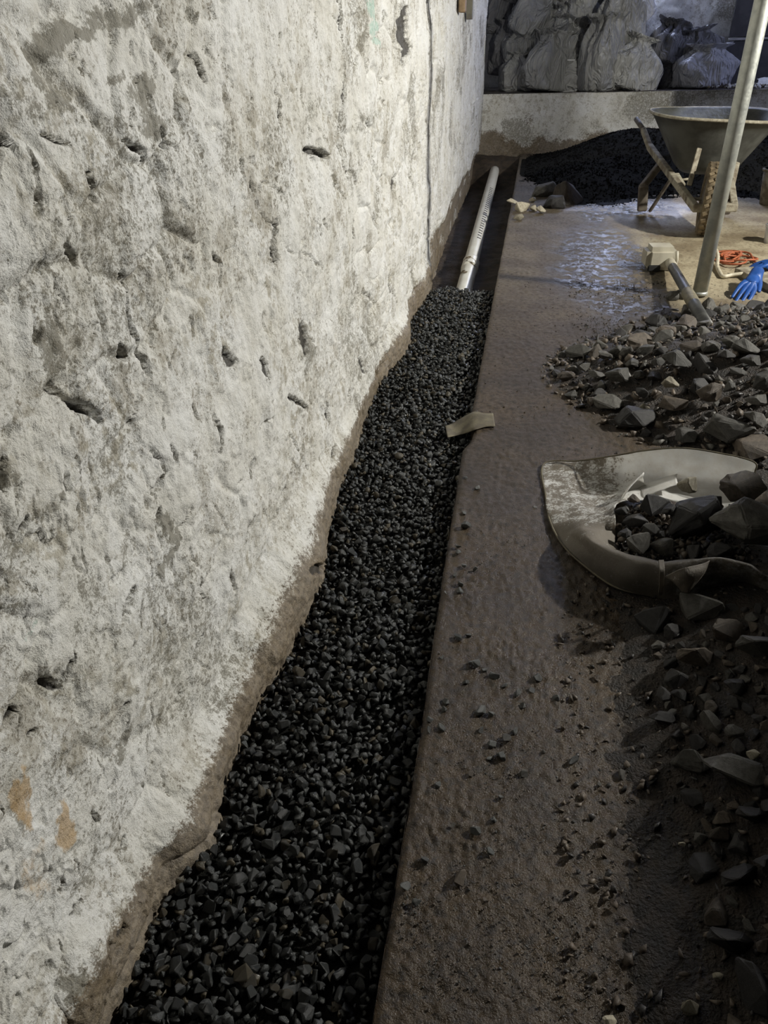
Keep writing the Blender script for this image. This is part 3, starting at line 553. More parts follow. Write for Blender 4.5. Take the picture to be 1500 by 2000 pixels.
fill(hn, 95, .38, 1.4, .1, 1.75, .03, .14, .0, LN, GN, ['rock_dark', 'rock_dark', 'rock', 'rock_brown'])
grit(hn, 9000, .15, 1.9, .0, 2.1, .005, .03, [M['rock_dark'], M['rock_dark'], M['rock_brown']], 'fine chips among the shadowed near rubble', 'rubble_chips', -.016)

# rocks beside the trench end
corner = [(1017,403,38,.7,'rock_pale','chalky white lump at the slab edge beside the trench end'),(1000,392,24,.6,'rock_pale','small white lump left of the chalky one'),(1042,386,18,.7,'rock_pale','small yellowish stone between white lump and flat rock'),(1043,403,18,.9,'rock_pale','beige stone right of the chalky lump'),(1056,408,20,1.,'rock_pale','white upright chip before the big dark rocks'),
 (1012,421,22,.5,'rock_pale','small pale crumb in front of the chalky lump'),(1063,374,54,.5,'rock','long flat rock behind the pale stones'),(1108,388,62,1.25,'rock_brown','tall brown boulder beside the black gravel heap'),(1083,398,44,.9,'rock_dark','dark rock leaning between flat rock and tall boulder'),(1145,372,24,.8,'rock_dark','small dark stone on the right of the tall boulder')]
for px, py, s, a, m, lab in corner: rockat(px, py + 6, s, a, mat=m, label=lab, z=.01)

# black gravel heap behind
def hb(x, y): return gauss(x, y, 1.0, 9.0, .75, 1.1, .34) + gauss(x, y, .62, 7.5, .30, .55, .10) + gauss(x, y, 2.3, 8.8, .9, .9, .38) + gauss(x, y, 2.35, 7.9, .4, .5, .1) - .03
mound('gravel_heap', hb, -.1, 3.2, 6.0, 10.04, 'dark core of the black gravel heap below the ledge', M['bed'], 'gravel', .02)
n = 12000; X = rng.uniform(-.05, 3.1, n); Yv = rng.uniform(6.2, 10.03, n); Z = hb(X, Yv); kk = Z > -.01; S = rng.uniform(.014, .034, kk.sum())
stuff_stones('gravel_heap_stones', np.stack([X[kk], Yv[kk], Z[kk] + .004], -1), S, [M['gravel_dull']], 'black gravel stones piled in a heap behind the wheelbarrow', 'gravel', None, RA)

# ------------------------------------------------------------------ drain pipe
M['pvc'] = simple('white_plastic_pipe', (.78, .77, .70), (.70, .68, .60), .35, 8, .05, .001)
M['dark'] = simple('black_slot', (.01, .01, .01), (.015, .015, .015), .8)
M['mud'] = simple('mud_smear', (.22, .17, .10), (.14, .10, .06), .7, 60)
pa, pb = P(908, 560, -.19), P(966, 334, -.13); pc = P(917, 522, -.185)
t = empty('drain_pipe', pa, 'white perforated plastic drain pipe rising out of the gravel beside the wall', 'pipe')
dirp = (pb - pa).normalized(); RP = .055
v, f = tube([pa - dirp * .35, pa, pb], RP, 32, False); v2, f2_ = tube([pb, pa - dirp * .35], RP * .93, 32, False); o = len(v)
nn = 32; rim = [(2 * nn + k, 2 * nn + (k + 1) % nn) for k in range(nn)]
link('pipe_tube', mk(v, f, True), M['pvc'], t)
V, F = tube([pb - dirp * .02, pb + dirp * .004], RP * 1.03, 32, False); ri, rf = tube([pb + dirp * .004, pb - dirp * .3], RP * .92, 32, True); V2, F2 = join((V, F), (ri, rf))
F2 += [(nn + k, nn + (k + 1) % nn, 2 * nn + (k + 1) % nn, 2 * nn + k) for k in range(nn)]
link('pipe_rim', mk(V2, F2, True), M['pvc'], t)
cpt = pa + dirp * ((pc - pa).dot(dirp))
cv = tube([cpt - dirp * .09, cpt - dirp * .085, cpt - dirp * .06, cpt + dirp * .10, cpt + dirp * .125, cpt + dirp * .13], [RP, RP * 1.12, RP * 1.15, RP * 1.12, RP * 1.15, RP], 32, False)
link('coupling', mk(*cv, True), M['pvc'], t)
sd = dirp.cross(Vector((0, 0, 1))).normalized(); upv = sd.cross(dirp)
for k in range(26):
    q = pa + dirp * (1.15 + k * .085); th = math.radians(62); nd = upv * math.cos(th) * 1 + sd * math.sin(th) * .25; nd.normalize()
    s2 = dirp.cross(nd).normalized(); c = q + nd * (RP - .0005); me = mk(*beam(c - s2 * .016, c + s2 * .016, .012, .006, up=nd)); link('slot', me, M['dark'], t)
for k, (dd, th, w) in enumerate([(.35, 10, .045), (.42, -25, .03), (.10, -40, .025), (.30, 40, .03), (.05, -10, .018)]):
    pts = []; c0 = pa + dirp * (dd + .1)
    V = []; N2 = 14
    for j in range(N2):
        a = 2 * math.pi * j / N2; r = w * random.uniform(.6, 1.1); ang = math.radians(th) + r * math.sin(a) / RP; V.append(c0 + dirp * r * 1.4 * math.cos(a) + (upv * math.cos(ang) + sd * math.sin(ang)) * (RP * 1.16 if dd > .3 else RP * 1.02 + .002))
    link('mud_smear', mk(V, [tuple(range(N2))]), M['mud'], t)

# ------------------------------------------------------------------ prop pole
M['galv'] = simple('galvanised_steel', (.50, .51, .46), (.38, .39, .36), .42, 18, .15, .001, .55, .6)
pf = P(1365, 578); t = empty('prop_pole', (pf.x, pf.y, 0), 'tall galvanised steel prop pole standing on the floor before the wheelbarrow', 'pole')
rr = 27 / 2 * proj(pf)[2] / FPX
link('pole_tube', mk(*tube([pf + Vector((0, 0, .008)), pf + Vector((0, 0, 1.0)), pf + Vector((0, 0, 3.1))], rr, 28), True), M['galv'], t)
link('weld_collar', mk(*tube([pf + Vector((0, 0, .01)), pf + Vector((0, 0, .022)), pf + Vector((0, 0, .03))], [rr * 1.14, rr * 1.1, rr * 1.0], 28), True), M['galv'], t)

t = empty('prop_pole', (3.31, 4.5, 0), 'unseen galvanised prop pole added at the right to shade the far corner', 'pole')  # unseen pole added so its shadow darkens the far left corner
link('pole_tube', mk(*tube([Vector((3.31, 4.5, .008)), Vector((3.31, 4.5, 3.1))], rr, 28), True), M['galv'], t)
# ------------------------------------------------------------------ wheelbarrow
M['tray'] = simple('dirty_galvanised_tray', (.11, .112, .10), (.06, .06, .053), .65, 7, .5, .004, .15)
M['cement'] = simple('cement_crust', (.42, .39, .30), (.25, .22, .16), .85, 20, .8, .006)
M['frame'] = simple('rusty_muddy_steel', (.13, .11, .085), (.07, .055, .04), .7, 20, .6, .004)
M['rail'] = simple('cement_caked_rail', (.36, .33, .25), (.16, .13, .09), .75, 18, .7, .004)
M['tyre'] = simple('muddy_rubber_tyre', (.22, .17, .10), (.10, .075, .045), .8, 25, .6, .004)
t = empty('wheelbarrow', P(1370, 458), 'grey builder wheelbarrow parked facing forward in front of the black gravel heap', 'wheelbarrow')
rimp = [PY(1282, 222, 6.35), PY(1275, 213, 7.15), PY(1330, 211, 7.3), PY(1465, 212, 7.25), PY(1525, 222, 6.9), PY(1518, 238, 6.15), PY(1420, 236, 5.98), PY(1330, 231, 6.05)]
botp = [PY(1322, 330, 6.35), PY(1318, 312, 6.8), PY(1350, 308, 6.85), PY(1425, 308, 6.85), PY(1442, 312, 6.7), PY(1436, 333, 6.3), PY(1400, 339, 6.22), PY(1350, 338, 6.25)]
NS = 8
def loop_c(pts):
    n = len(pts); out = []
    for i in range(n):
        a, b, c, d = [np.array(pts[(i + j) % n]) for j in (-1, 0, 1, 2)]
        for k in range(NS):
            tt = k / NS; out.append(Vector(.5 * (2 * b + (c - a) * tt + (2 * a - 5 * b + 4 * c - d) * tt * tt + (3 * b - a - 3 * c + d) * tt ** 3)))
    return out
ro, bo = loop_c(rimp), loop_c(botp); n = len(ro); cen = sum(ro, Vector()) / n; cb = sum(bo, Vector()) / n; V = []; F = []
prof = [(ro, 1.0, .0), (ro, .985, .004)]
rings = [[cen + (p - cen) * 1.02 + Vector((0, 0, -.012)) for p in ro], [cen + (p - cen) * 1.02 + Vector((0, 0, .006)) for p in ro], [cen + (p - cen) * .99 + Vector((0, 0, .006)) for p in ro]]
# outer side down
outer = [[cen + (p - cen) * 1.02 + Vector((0, 0, -.012)) for p in ro]] + [[p.lerp(q, s) + (p - q).cross(Vector((0, 0, 1))).cross(p - q).normalized() * 0 + Vector((0, 0, -.0)) for p, q in zip([cen + (p - cen) * .99 for p in ro], bo)] for s in (.02, .25, .5, .75, .93)] + [[cb + (q - cb) * .9 + Vector((0, 0, -.012)) for q in bo]]
inner = [[p.lerp(q, s) + (cen - p).normalized() * .008 for p, q in zip([cen + (p - cen) * .985 for p in ro], bo)] for s in (.01, .3, .6, .9)] + [[cb + (q - cb) * .85 + Vector((0, 0, .004)) for q in bo]]
seq = outer[::-1] + rings[1:] + inner
for r_ in seq: V += r_
for i in range(len(seq) - 1):
    for k in range(n): F.append((i * n + k, (i + 1) * n + k, (i + 1) * n + (k + 1) % n, i * n + (k + 1) % n))
F.append(tuple(range(n))); F.append(tuple((len(seq) - 1) * n + k for k in range(n))[::-1])
link('tray', mk(V, F, True), M['tray'], t)
link('rolled_rim', mk(*tube([cen + (p - cen) * 1.015 for p in ro] + [cen + (ro[0] - cen) * 1.015], .011, 8, False), True), M['cement'], t)
wp = P(1378, 462); WR = .235; wc = Vector((wp.x + .0, wp.y + .08, WR))
ax = Vector((1, -.13, 0)).normalized()
def wheel():
    V = []; F = []; ns = 40; pr = [(-.055, .62), (-.062, .80), (-.058, .93), (-.035, .985), (0, 1.0), (.035, .985), (.058, .93), (.062, .80), (.055, .62)]; fw = ax.cross(Vector((0, 0, 1)))
    for i in range(ns):
        a = 2 * math.pi * i / ns; d = fw * math.cos(a) + Vector((0, 0, 1)) * math.sin(a)
        for w, r in pr: V.append(wc + ax * w + d * (r * WR))
    m = len(pr)
    for i in range(ns):
        for k in range(m): F.append((i * m + k, i * m + (k + 1) % m, ((i + 1) % ns) * m + (k + 1) % m, ((i + 1) % ns) * m + k))
    return V, F
w_ = link('tyre', mk(*wheel(), True), M['tyre'], t)
fw = ax.cross(Vector((0, 0, 1))); lugs = []
for i in range(28):
    for s, off in ((-1, 0), (1, .5), (0, .25)):
        a = 2 * math.pi * (i + off) / 28; d = fw * math.cos(a) + Vector((0, 0, 1)) * math.sin(a); tg = ax.cross(d)
        c = wc + d * (WR * (.995 if s else 1.0)) + ax * (.038 * s); lugs.append(beam(c - ax * .014 - tg * .006 * s, c + ax * .014 + tg * .006 * s, .022, .016, up=d))
lg = link('tread_lugs', mk(*join(*lugs)), M['tyre'], w_); lg['kind'] = 'stuff'
link('hub', mk(*tube([wc - ax * .06, wc - ax * .05, wc + ax * .05, wc + ax * .06], [.05, WR * .62, WR * .62, .05], 24), True), M['frame'], t)
link('axle', mk(*tube([wc - ax * .17, wc + ax * .17], .012, 12), True), M['frame'], t)
lf, rf_ = PY(1358, 406, 5.66), PY(1434, 405, 5.66)
hl = PY(1243, 233, 7.5); hr = hl + Vector((.72, -.10, 0))
for nm, a, b, lab in (('rail', hl, lf, None), ('rail', hr, rf_, None)):
    mid_ = a.lerp(b, .28) + Vector((0, 0, -.045)); bev(link('frame_rail', mk(*join(beam(a.lerp(b, .14), mid_, .04, .045), beam(mid_, b, .045, .05))), M['rail'], t), .008)
    link('grip', mk(*tube([a, a.lerp(b, .16)], [.022, .019], 14), True), M['frame'], t)
bev(link('front_bumper', mk(*beam(lf + Vector((-.02, 0, 0)), rf_ + Vector((.02, 0, 0)), .05, .055)), M['rail'], t), .01)
bev(link('bumper_side', mk(*beam(rf_, PY(1426, 350, 6.05), .045, .035)), M['rail'], t), .006)
bev(link('tray_brace', mk(*beam(PY(1366, 290, 6.05), PY(1346, 362, 5.92), .035, .02, up=(0, 1, 0))), M['rail'], t), .004)
bev(link('tray_brace', mk(*beam(PY(1440, 318, 6.2), PY(1428, 372, 6.0), .035, .02, up=(0, 1, 0))), M['rail'], t), .004)
link('cross_strut', mk(*tube([PY(1322, 352, 6.2), PY(1352, 349, 6.2)], .009, 8), True), M['rail'], t)
bev(link('rail_patch', mk(*beam(PY(1318, 340, 6.28), PY(1331, 362, 6.12), .06, .02)), M['cement'], t), .004)
lb = P(1253, 418); lt = PY(1292, 318, 6.75)
bev(link('leg', mk(*join(beam(lt, PY(1255, 365, 6.5), .05, .07, up=(0, 1, 0)), beam(PY(1257, 362, 6.5), lb + Vector((0, 0, .02)), .075, .06, up=(0, 1, 0)))), M['frame'], t), .012)
bev(link('leg_stay', mk(*beam(PY(1309, 352, 6.35), lb + Vector((.06, 0, .02)), .022, .022)), M['frame'], t), .004)
rb = Vector((lb.x + .62, lb.y - .08, .02)); bev(link('leg', mk(*join(beam(rb + Vector((-.02, .2, .36)), rb + Vector((0, 0, .2)), .05, .07, up=(0, 1, 0)), beam(rb + Vector((0, 0, .21)), rb, .07, .06, up=(0, 1, 0)))), M['frame'], t), .012)

# ------------------------------------------------------------------ sacks on the ledge
def m_sack(name, c1, c2, rough=.38):
    k = NT(name); g = k.math('ABSOLUTE', k.math('SUBTRACT', k.noise(6, 3, .5, k.mapped((1, 1, .5)), 1.6), .5)); g = k.math('SUBTRACT', .5, k.math('MULTIPLY', g, 3)); w = k.noise(180, 2); oi = k.n('ShaderNodeObjectInfo')
    c = k.mix(k.ramp(k.noise(4, 4), .3, .7), c1, c2); c = k.mix(1, c, k.ramp(oi.outputs['Random'], 0, 1, .8, 1.1), 'MULTIPLY')
    return k.out(c, k.ramp(g, .3, .7, rough, rough + .25), k.bump(w, .15, .002, k.bump(g, .8, .06)))
M['sack'] = m_sack('dusty_grey_plastic_sack', (.40, .40, .385), (.29, .29, .28)); M['sack_dark'] = m_sack('shade_toned_sack', (.20, .20, .21), (.13, .13, .135), .5); M['sack_white'] = m_sack('white_woven_sack', (.55, .56, .60), (.42, .43, .47), .45)  # sack_dark puts the shade on the unlit sacks into their colour
def sack_mesh(seed, w, d, h, neck=.3, lean=(0, 0)):
    nu, nv = 72, 56; r = np.random.default_rng(seed); U, Vv = np.meshgrid(np.arange(nu) / nu * 2 * math.pi, np.linspace(0, 1, nv), indexing='ij')
    sq = 1 / (np.abs(np.cos(U)) ** 2.6 + np.abs(np.sin(U)) ** 2.6) ** (1 / 2.6)
    body = np.where(Vv < .12, .70 + .28 * np.sqrt(np.clip(1 - (1 - Vv / .12) ** 2, 0, 1)), 1.)
    nk = sstep(.5, .92, Vv); prof = body * (1 - (1 - neck) * nk ** 1.3) + .28 * sstep(.88, 1., Vv)
    prof = prof * np.where(Vv < .001, 0., 1)
    ridg = 1 + (.13 * nk + .015) * np.sin(U * (7 + seed % 4) + 2.2 * vnoise(U * 1.3, Vv * 3, 0, seed)) + .07 * nk * np.sin(U * 17 + seed)
    cx, cy, cz = np.cos(U) * sq, np.sin(U) * sq, Vv
    n1 = fbm(cx * 1.6 + seed, cy * 1.6, 3, seed, .5, z=cz * 2.2 + .01); rg = 1 - np.abs(fbm(cx * 2.6 + 9 + seed, cy * 2.6, 3, seed + 40, .55, z=cz * 3 + .01)) * 2.4
    n2 = fbm(cx * 3.1 + .8 * n1 + seed, cy * 3.1 + .8 * n1, 3, seed + 80, .6, z=cz * 4.5 + .01); cre = 1 - np.abs(n2) * 3.2
    fa = 1 - 2.6 * np.abs(fbm(cx * 1.5 + seed * 1.3, cy * 1.5 + .5 * cz, 2, seed + 11, .35, z=cz * 1.4 + .01)); fb_ = 1 - 2.6 * np.abs(fbm(cx * 2.9 - seed, cy * 2.9 - .8 * cz, 2, seed + 23, .4, z=cz * 2.2 + .01))
    R_ = prof * ridg * (1 + .12 * n1 + .13 * fa + .075 * fb_)
    Z = h * (Vv + .06 * n1 * Vv); X = cx * R_ * w / 2 + lean[0] * nk * w; Yv = cy * R_ * d / 2 + lean[1] * nk * d
    Z = np.where(Vv < .12, Z * .6, Z)
    P3 = np.stack([X, Yv, Z], -1).reshape(-1, 3); i = np.arange(nu)[:, None] * nv + np.arange(nv - 1)[None]; j = ((np.arange(nu) + 1) % nu)[:, None] * nv + np.arange(nv - 1)[None]
    return fast_mesh(P3, np.stack([i, j, j + 1, i + 1], -1).reshape(-1, 4), True)
sk = [ # px centre, py bottom, w px, h px, y, rot(x,y,z), mat, label
 (1012,181,62,62,10.5,(0,0,.2),'sack','small grey sack at the bottom left of the ledge pile'),
 (1072,184,90,92,10.42,(0,.12,.5),'sack','grey sack with crisp diagonal folds, second from the left on the ledge'),
 (1115,178,58,56,10.4,(0,1.3,.1),'sack','small grey sack lying sideways under the shiny one'),
 (1175,184,86,118,10.38,(0,-.05,.8),'sack','tall smooth grey sack at the front centre of the ledge'),
 (1228,186,86,84,10.4,(0,.25,.2),'sack','grey sack leaning right at the edge of the lamplight'),
 (1285,178,62,56,10.7,(0,.3,0),'sack_dark','dark squat sack in shade right of the lamplight'),
 (1368,177,94,68,10.62,(0,0,.4),'sack_white','rounded bluish white sack at the right end of the ledge'),
 (990,150,60,84,10.75,(0,.1,.3),'sack_dark','dark sack deep in the left corner'),
 (1022,128,74,66,10.68,(0,-.1,.3),'sack','grey sack on the second row at the left'),
 (1112,135,96,74,10.62,(.1,.2,1.),'sack','shiny grey sack with a white stripe in the middle of the pile'),
 (1050,88,90,84,10.72,(0,.5,.2),'sack','grey sack with a twisted neck over the second row'),
 (1125,82,80,72,10.70,(0,-.3,.6),'sack','folded grey sack above the shiny one'),
 (1208,92,74,108,10.55,(0,-.1,.4),'sack','upright grey sack with pinched top over the tall one'),
 (1300,134,84,72,10.8,(0,.3,.9),'sack_dark','dark sack with bright crumpled neck right of the lamplight'),
 (1356,132,72,62,10.85,(0,-.2,.2),'sack_dark','dark wrinkled sack with a bluish lit rim behind the rounded one'),
 (975,66,56,74,10.85,(0,0,.3),'sack_dark','dark sack high up against the left wall'),
 (1060,26,84,70,10.88,(0,.6,.3),'sack','grey sack at the top of the picture left of centre'),
 (1142,20,90,60,10.92,(0,1.2,.2),'sack','grey sack lying flat at the top of the pile'),
 (1232,56,62,62,10.8,(0,-.7,.3),'sack_white','pale sack slumped to the right of the upright one'),
 (1000,10,80,70,10.95,(0,.3,.3),'sack_dark','dark sack at the top left of the pile'),
 (1198,0,80,62,10.95,(0,.2,.3),'sack','grey sack cut off by the top picture edge')]
for i, (px, py, w, h, y, rot, m, lab) in enumerate(sk):
    p = PY(px, py, y); dpt = proj(p)[2]; s = dpt / FPX
    if i < 7: p.z = max(p.z, LZ + .0)
    W_, H_ = w * s * 1.12, h * s * 1.06
    me = sack_mesh(i * 3 + 2, W_, W_ * .66, H_, (.3, .5, .42, .6)[i % 4]); c = Matrix.Translation((0, 0, -H_ * .42)); me.transform(c)
    o = link('rubble_sack', me, M[m]); o.location = (p.x, p.y, p.z + H_ * .42); o.rotation_euler = rot
    tag(o, lab, 'sack', 'rubble sacks piled on the ledge')
    if 'stripe' in lab:
        from mathutils.bvhtree import BVHTree
        mw = Matrix.Translation(o.location) @ Euler(rot).to_matrix().to_4x4(); mv = me.copy(); mv.transform(mw); bvh = BVHTree.FromPolygons([v.co for v in mv.vertices], [tuple(q.vertices) for q in mv.polygons]); vs = []
        for qx in range(1104, 1147, 3):
            for qy in (116, 118.5):
                dd = Vector(RM @ ray(qx, qy)).normalized(); hit = bvh.ray_cast(Vector((0, 0, H)), dd)[0]
                if hit: vs.append(hit - dd * .006)
                else: vs.append(PY(qx, qy, y - .2))
        sp_ = mk(vs, [(2 * j, 2 * j + 2, 2 * j + 3, 2 * j + 1) for j in range(len(vs) // 2 - 1)]); sp_.transform(mw.inverted()); so = bpy.data.objects.new('printed_stripe', sp_); COL.objects.link(so); so.parent = o; so['label'] = 'white stripe'; STRIPE = so
STRIPE.data.materials.append(simple('white_print', (.8, .8, .8), (.7, .7, .7), .5))
# pale strip print on the shiny sack is a part
# flat debris and white sheet at right end of the ledge
M['white'] = simple('crumpled_white_plastic', (.75, .75, .74), (.6, .6, .6), .4, 14, .3, .006)
def sheet(pts_grid, nu, nv, amp=.0, fr=20., sd=0):
    G_ = [[np.array(q, float) for q in row] for row in pts_grid]
    rows = [crv(r, nv) for r in G_]; cols = list(zip(*rows)); out = [crv(list(c), nu) for c in cols]   # out[v][u]
    A = np.array(out); nv2, nu2 = A.shape[:2]
    if amp: A = A + amp * np.stack([fbm(A[..., 0] * fr, A[..., 1] * fr, 3, sd), fbm(A[..., 0] * fr + 5, A[..., 1] * fr, 3, sd + 4), 1.5 * fbm(A[..., 0] * fr, A[..., 1] * fr + 7, 3, sd + 9)], -1)
    return fast_mesh(A.reshape(-1, 3), grid_faces(nv2, nu2), True)
def thick(o, t=.002):
    m = o.modifiers.new('solid', 'SOLIDIFY'); m.thickness = t; m.offset = 0; return o
ps = [[PY(x, y_, 10.3 + (180 - y_) * .015) + Vector((0, 0, .03)) for x in (1478, 1492, 1515)] for y_ in (178, 168, 158)]
tag(thick(link('plastic_sheet', sheet(ps, 6, 6, .02, 9), M['white'])), 'crumpled white plastic sheet at the right end of the ledge', 'plastic sheet')
X = rng.uniform(2.0, 3.0, 260); Yv = rng.uniform(10.15, 10.7, 260)
stuff_stones('ledge_debris', np.stack([X, Yv, X * 0 + LZ + .02], -1), rng.uniform(.015, .07, 260), [M['rock_pale'], M['rock_brown'], M['white']], 'pinkish broken plaster scattered on the right end of the ledge', 'debris', [.3, .4, .3])
# grey boards against the back wall at the right
M['board'] = simple('dark_grey_board', (.10, .10, .105), (.075, .075, .08), .8, 9, .15, .003)
bp0, bp1 = PY(1424, 176, 11.25), PY(1424, 78, 11.25)
for z0, z1, lab in ((bp0.z, bp1.z - .015, 'lower dark grey board leaning at the right end of the back wall'), (bp1.z + .03, bp1.z + .75, 'upper dark grey board above the pale joint line')):
    xa = PY(1420, 100, 11.25).x; o = bev(link('wall_board', mk(*box((xa + .7, 11.3, (z0 + z1) / 2), (1.4, .05, z1 - z0))), M['board']), .004); tag(o, lab, 'board', 'grey boards at the back right')
o = link('joint_strip', mk(*box((xa + .7, 11.29, bp1.z + .008), (1.4, .06, .025))), simple('pale_mortar', (.5, .5, .5), (.4, .4, .4), .8)); tag(o, 'pale horizontal joint strip between the two grey boards', 'strip')

# ------------------------------------------------------------------ windows (off frame) : lit panes with frames
def window(name, c, w, h, face, col, strength):
    k = bpy.data.materials.new(name + '_pane'); k.use_nodes = True; b = k.node_tree.nodes['Principled BSDF']; b.inputs['Emission Color'].default_value = (*col, 1); b.inputs['Emission Strength'].default_value = strength; b.inputs['Base Color'].default_value = (.02, .02, .02, 1)
    c = Vector(c); s = (w, .02, h) if face == 'y' else (.02, w, h)
    o = tag(link(name, mk(*box(c, s)), k), 'daylit basement window high in the wall', None, None, 'structure'); f = []
    fm = simple(name + '_frame', (.3, .3, .3), (.25, .25, .25))
    for dx, dz, ww, hh in ((0, h / 2, w + .1, .06), (0, -h / 2, w + .1, .06), (w / 2, 0, .06, h), (-w / 2, 0, .06, h), (0, 0, .04, h)):
        f.append(box(c + (Vector((dx, -.02, dz)) if face == 'y' else Vector((-.02, dx, dz))), (ww, .06, hh) if face == 'y' else (.06, ww, hh)))
    fo = link('window_frame', mk(*join(*f)), fm, o)
window('window_1', (1.3, 11.36, 2.35), 1.1, 1.0, 'y', (.62, .70, 1), 26)
# added unseen pier that keeps the lamp off the right part of the back
rough_plane('added_pier', (2.62, 7.1, -.2), (1.2, 0, 0), (0, 0, 3.2), 12, 30, .02, M['wall'], 'unseen stone pier added at the right to shade the back', 371)

# ------------------------------------------------------------------ torn strip on the slab edge
M['strip'] = simple('grey_brown_cardboard', (.17, .15, .10), (.11, .095, .07), .8, 25, .4, .003)
g = [[P(963, 808, .006), P(967, 833, .006)], [P(945, 808, .010), P(948, 834, .008)], [P(925, 805, .004), P(926, 840, .006)], [P(900, 818, -.022), P(905, 847, -.02)], [P(884, 827, -.034), P(888, 852, -.028)], [P(870, 832, -.03), P(874, 855, -.02)]]
tag(thick(link('cardboard_strip', sheet(g, 6, 6, .002, 14, 3), M['strip']), .003), 'torn grey brown cardboard strip bent over the slab edge onto the gravel', 'cardboard')

# ------------------------------------------------------------------ wooden bracket on the left wall top
M['wood'] = simple('old_brown_wood', (.30, .21, .12), (.18, .12, .07), .7, 14)
M['greywood'] = simple('grey_painted_batten', (.17, .16, .125), (.13, .12, .10), .7, 14)
q = PX(915, 20, -.59); t = empty('wall_batten', q, 'grey batten and brown wood block fixed high on the far left wall', 'bracket')
a1 = PX(914, 38, -.60)
bev(link('batten', mk(*box((a1.x + .012, a1.y, a1.z + .28), (.05, .10, .56))), M['greywood'], t), .004)
b1 = PX(903, 25, -.60); bev(link('wood_block', mk(*box((b1.x - .0, b1.y, b1.z + .25), (.05, .14, .5))), M['wood'], t), .01)

# ------------------------------------------------------------------ white plastic jug, dark tube, hose, orange cord, gloves
M['jug'] = simple('grubby_white_plastic', (.48, .45, .36), (.36, .33, .26), .45, 10, .1, .002)
c0 = P(1287, 531); s = proj(c0)[2] / FPX
t = empty('plastic_tub', (c0.x, c0.y, 0), 'grubby white plastic tub lying on the floor with a torn corner', 'tub')
hw, hh, dp = 29 * s, 43 * s * 1.02, .17
def rbox(c, sx, sy, sz, r=.02, rot=0):
    bm = bmesh.new(); bmesh.ops.create_cube(bm, size=1); bmesh.ops.scale(bm, vec=(sx, sy, sz), verts=bm.verts); bmesh.ops.bevel(bm, geom=list(bm.edges), offset=r, segments=4, affect='EDGES'); bmesh.ops.rotate(bm, matrix=Matrix.Rotation(rot, 3, 'Z'), verts=bm.verts, cent=(0, 0, 0)); bmesh.ops.translate(bm, vec=c, verts=bm.verts)
    me = bpy.data.meshes.new('m'); bm.to_mesh(me); bm.free(); me.polygons.foreach_set('use_smooth', [True] * len(me.polygons)); me.set_sharp_from_angle(angle=.5); return me
link('tub_body', rbox((c0.x, c0.y + dp / 2, hh / 2 + .002), hw * 2, dp, hh, .028, .1), M['jug'], t)
link('torn_opening', rbox((c0.x - .035, c0.y - .004, .022), .075, .02, .038, .006, .1), M['dark'], t)
link('tub_lip', mk(*tube([c0 + Vector((hw * 1.0, .02, .02)), c0 + Vector((hw * 1.05, .02, .07)), c0 + Vector((hw * .95, .02, .12))], .009, 10), True), M['jug'], t)
M['tubem'] = simple('dark_scuffed_tube', (.075, .075, .07), (.04, .04, .04), .4, 14, .3, .002); M['tubeband'] = simple('muddy_tube_band', (.20, .18, .12), (.14, .12, .08), .6, 30)
ta, tb = P(1308, 512, .055), P(1388, 650, .13)
t = empty('dark_tube', P(1340, 590), 'dark scuffed tube leaning from the white tub onto the rubble', 'tube')
r0 = 8.5 * proj(ta)[2] / FPX; d_ = (tb - ta)
link('tube_body', mk(*tube([ta, ta + d_ * .1, ta + d_ * .45, ta + d_ * .62, tb], [r0, r0, r0, r0 * 1.08, r0 * 1.05], 18), True), M['tubem'], t)
link('end_collar', mk(*tube([ta - d_ * .012, ta + d_ * .10], [r0 * 1.12, r0 * 1.08], 18), True), M['jug'], t)
link('muddy_band', mk(*tube([ta + d_ * .50, ta + d_ * .52, ta + d_ * .66, ta + d_ * .68], [r0, r0 * 1.15, r0 * 1.18, r0], 18), True), M['tubeband'], t)
M['hose'] = simple('cream_hose', (.60, .55, .42), (.45, .40, .30), .5, 30); M['orange'] = simple('orange_cord', (.42, .12, .05), (.28, .08, .035), .5, 30); M['blue'] = simple('blue_rubber_glove', (.018, .085, .33), (.013, .06, .24), .45, 12, .4, .003)
hp = [P(1388, 492, .02), P(1397, 487, .05), P(1402, 500, .04), P(1401, 520, .02), P(1407, 534, .014), P(1413, 540, .014), P(1430, 537, .02), P(1455, 534, .03), P(1475, 532, .03)]
tag(link('cable_hose', mk(*tube(crv(hp, 6), .0115, 10), True), M['hose']), 'cream hose curving from behind the pole to the blue glove', 'hose')
cp = []
for i in range(90):
    a = i * .42; cp.append(P(1428 + (26 + 14 * math.sin(i * .31)) * math.cos(a) + 12 * math.sin(i * .17), 501 + (7 + 5 * math.sin(i * .23)) * math.sin(a) + 5 * math.cos(i * .13), .012 + .02 * (1 + math.sin(i * .7)) * .5))
cp += [P(1475, 512, .012), P(1490, 518, .012)]
tag(link('extension_cord', mk(*tube(crv(cp, 3), .0065, 8), True), M['orange']), 'loosely coiled orange cord on the floor behind the pole', 'cord')
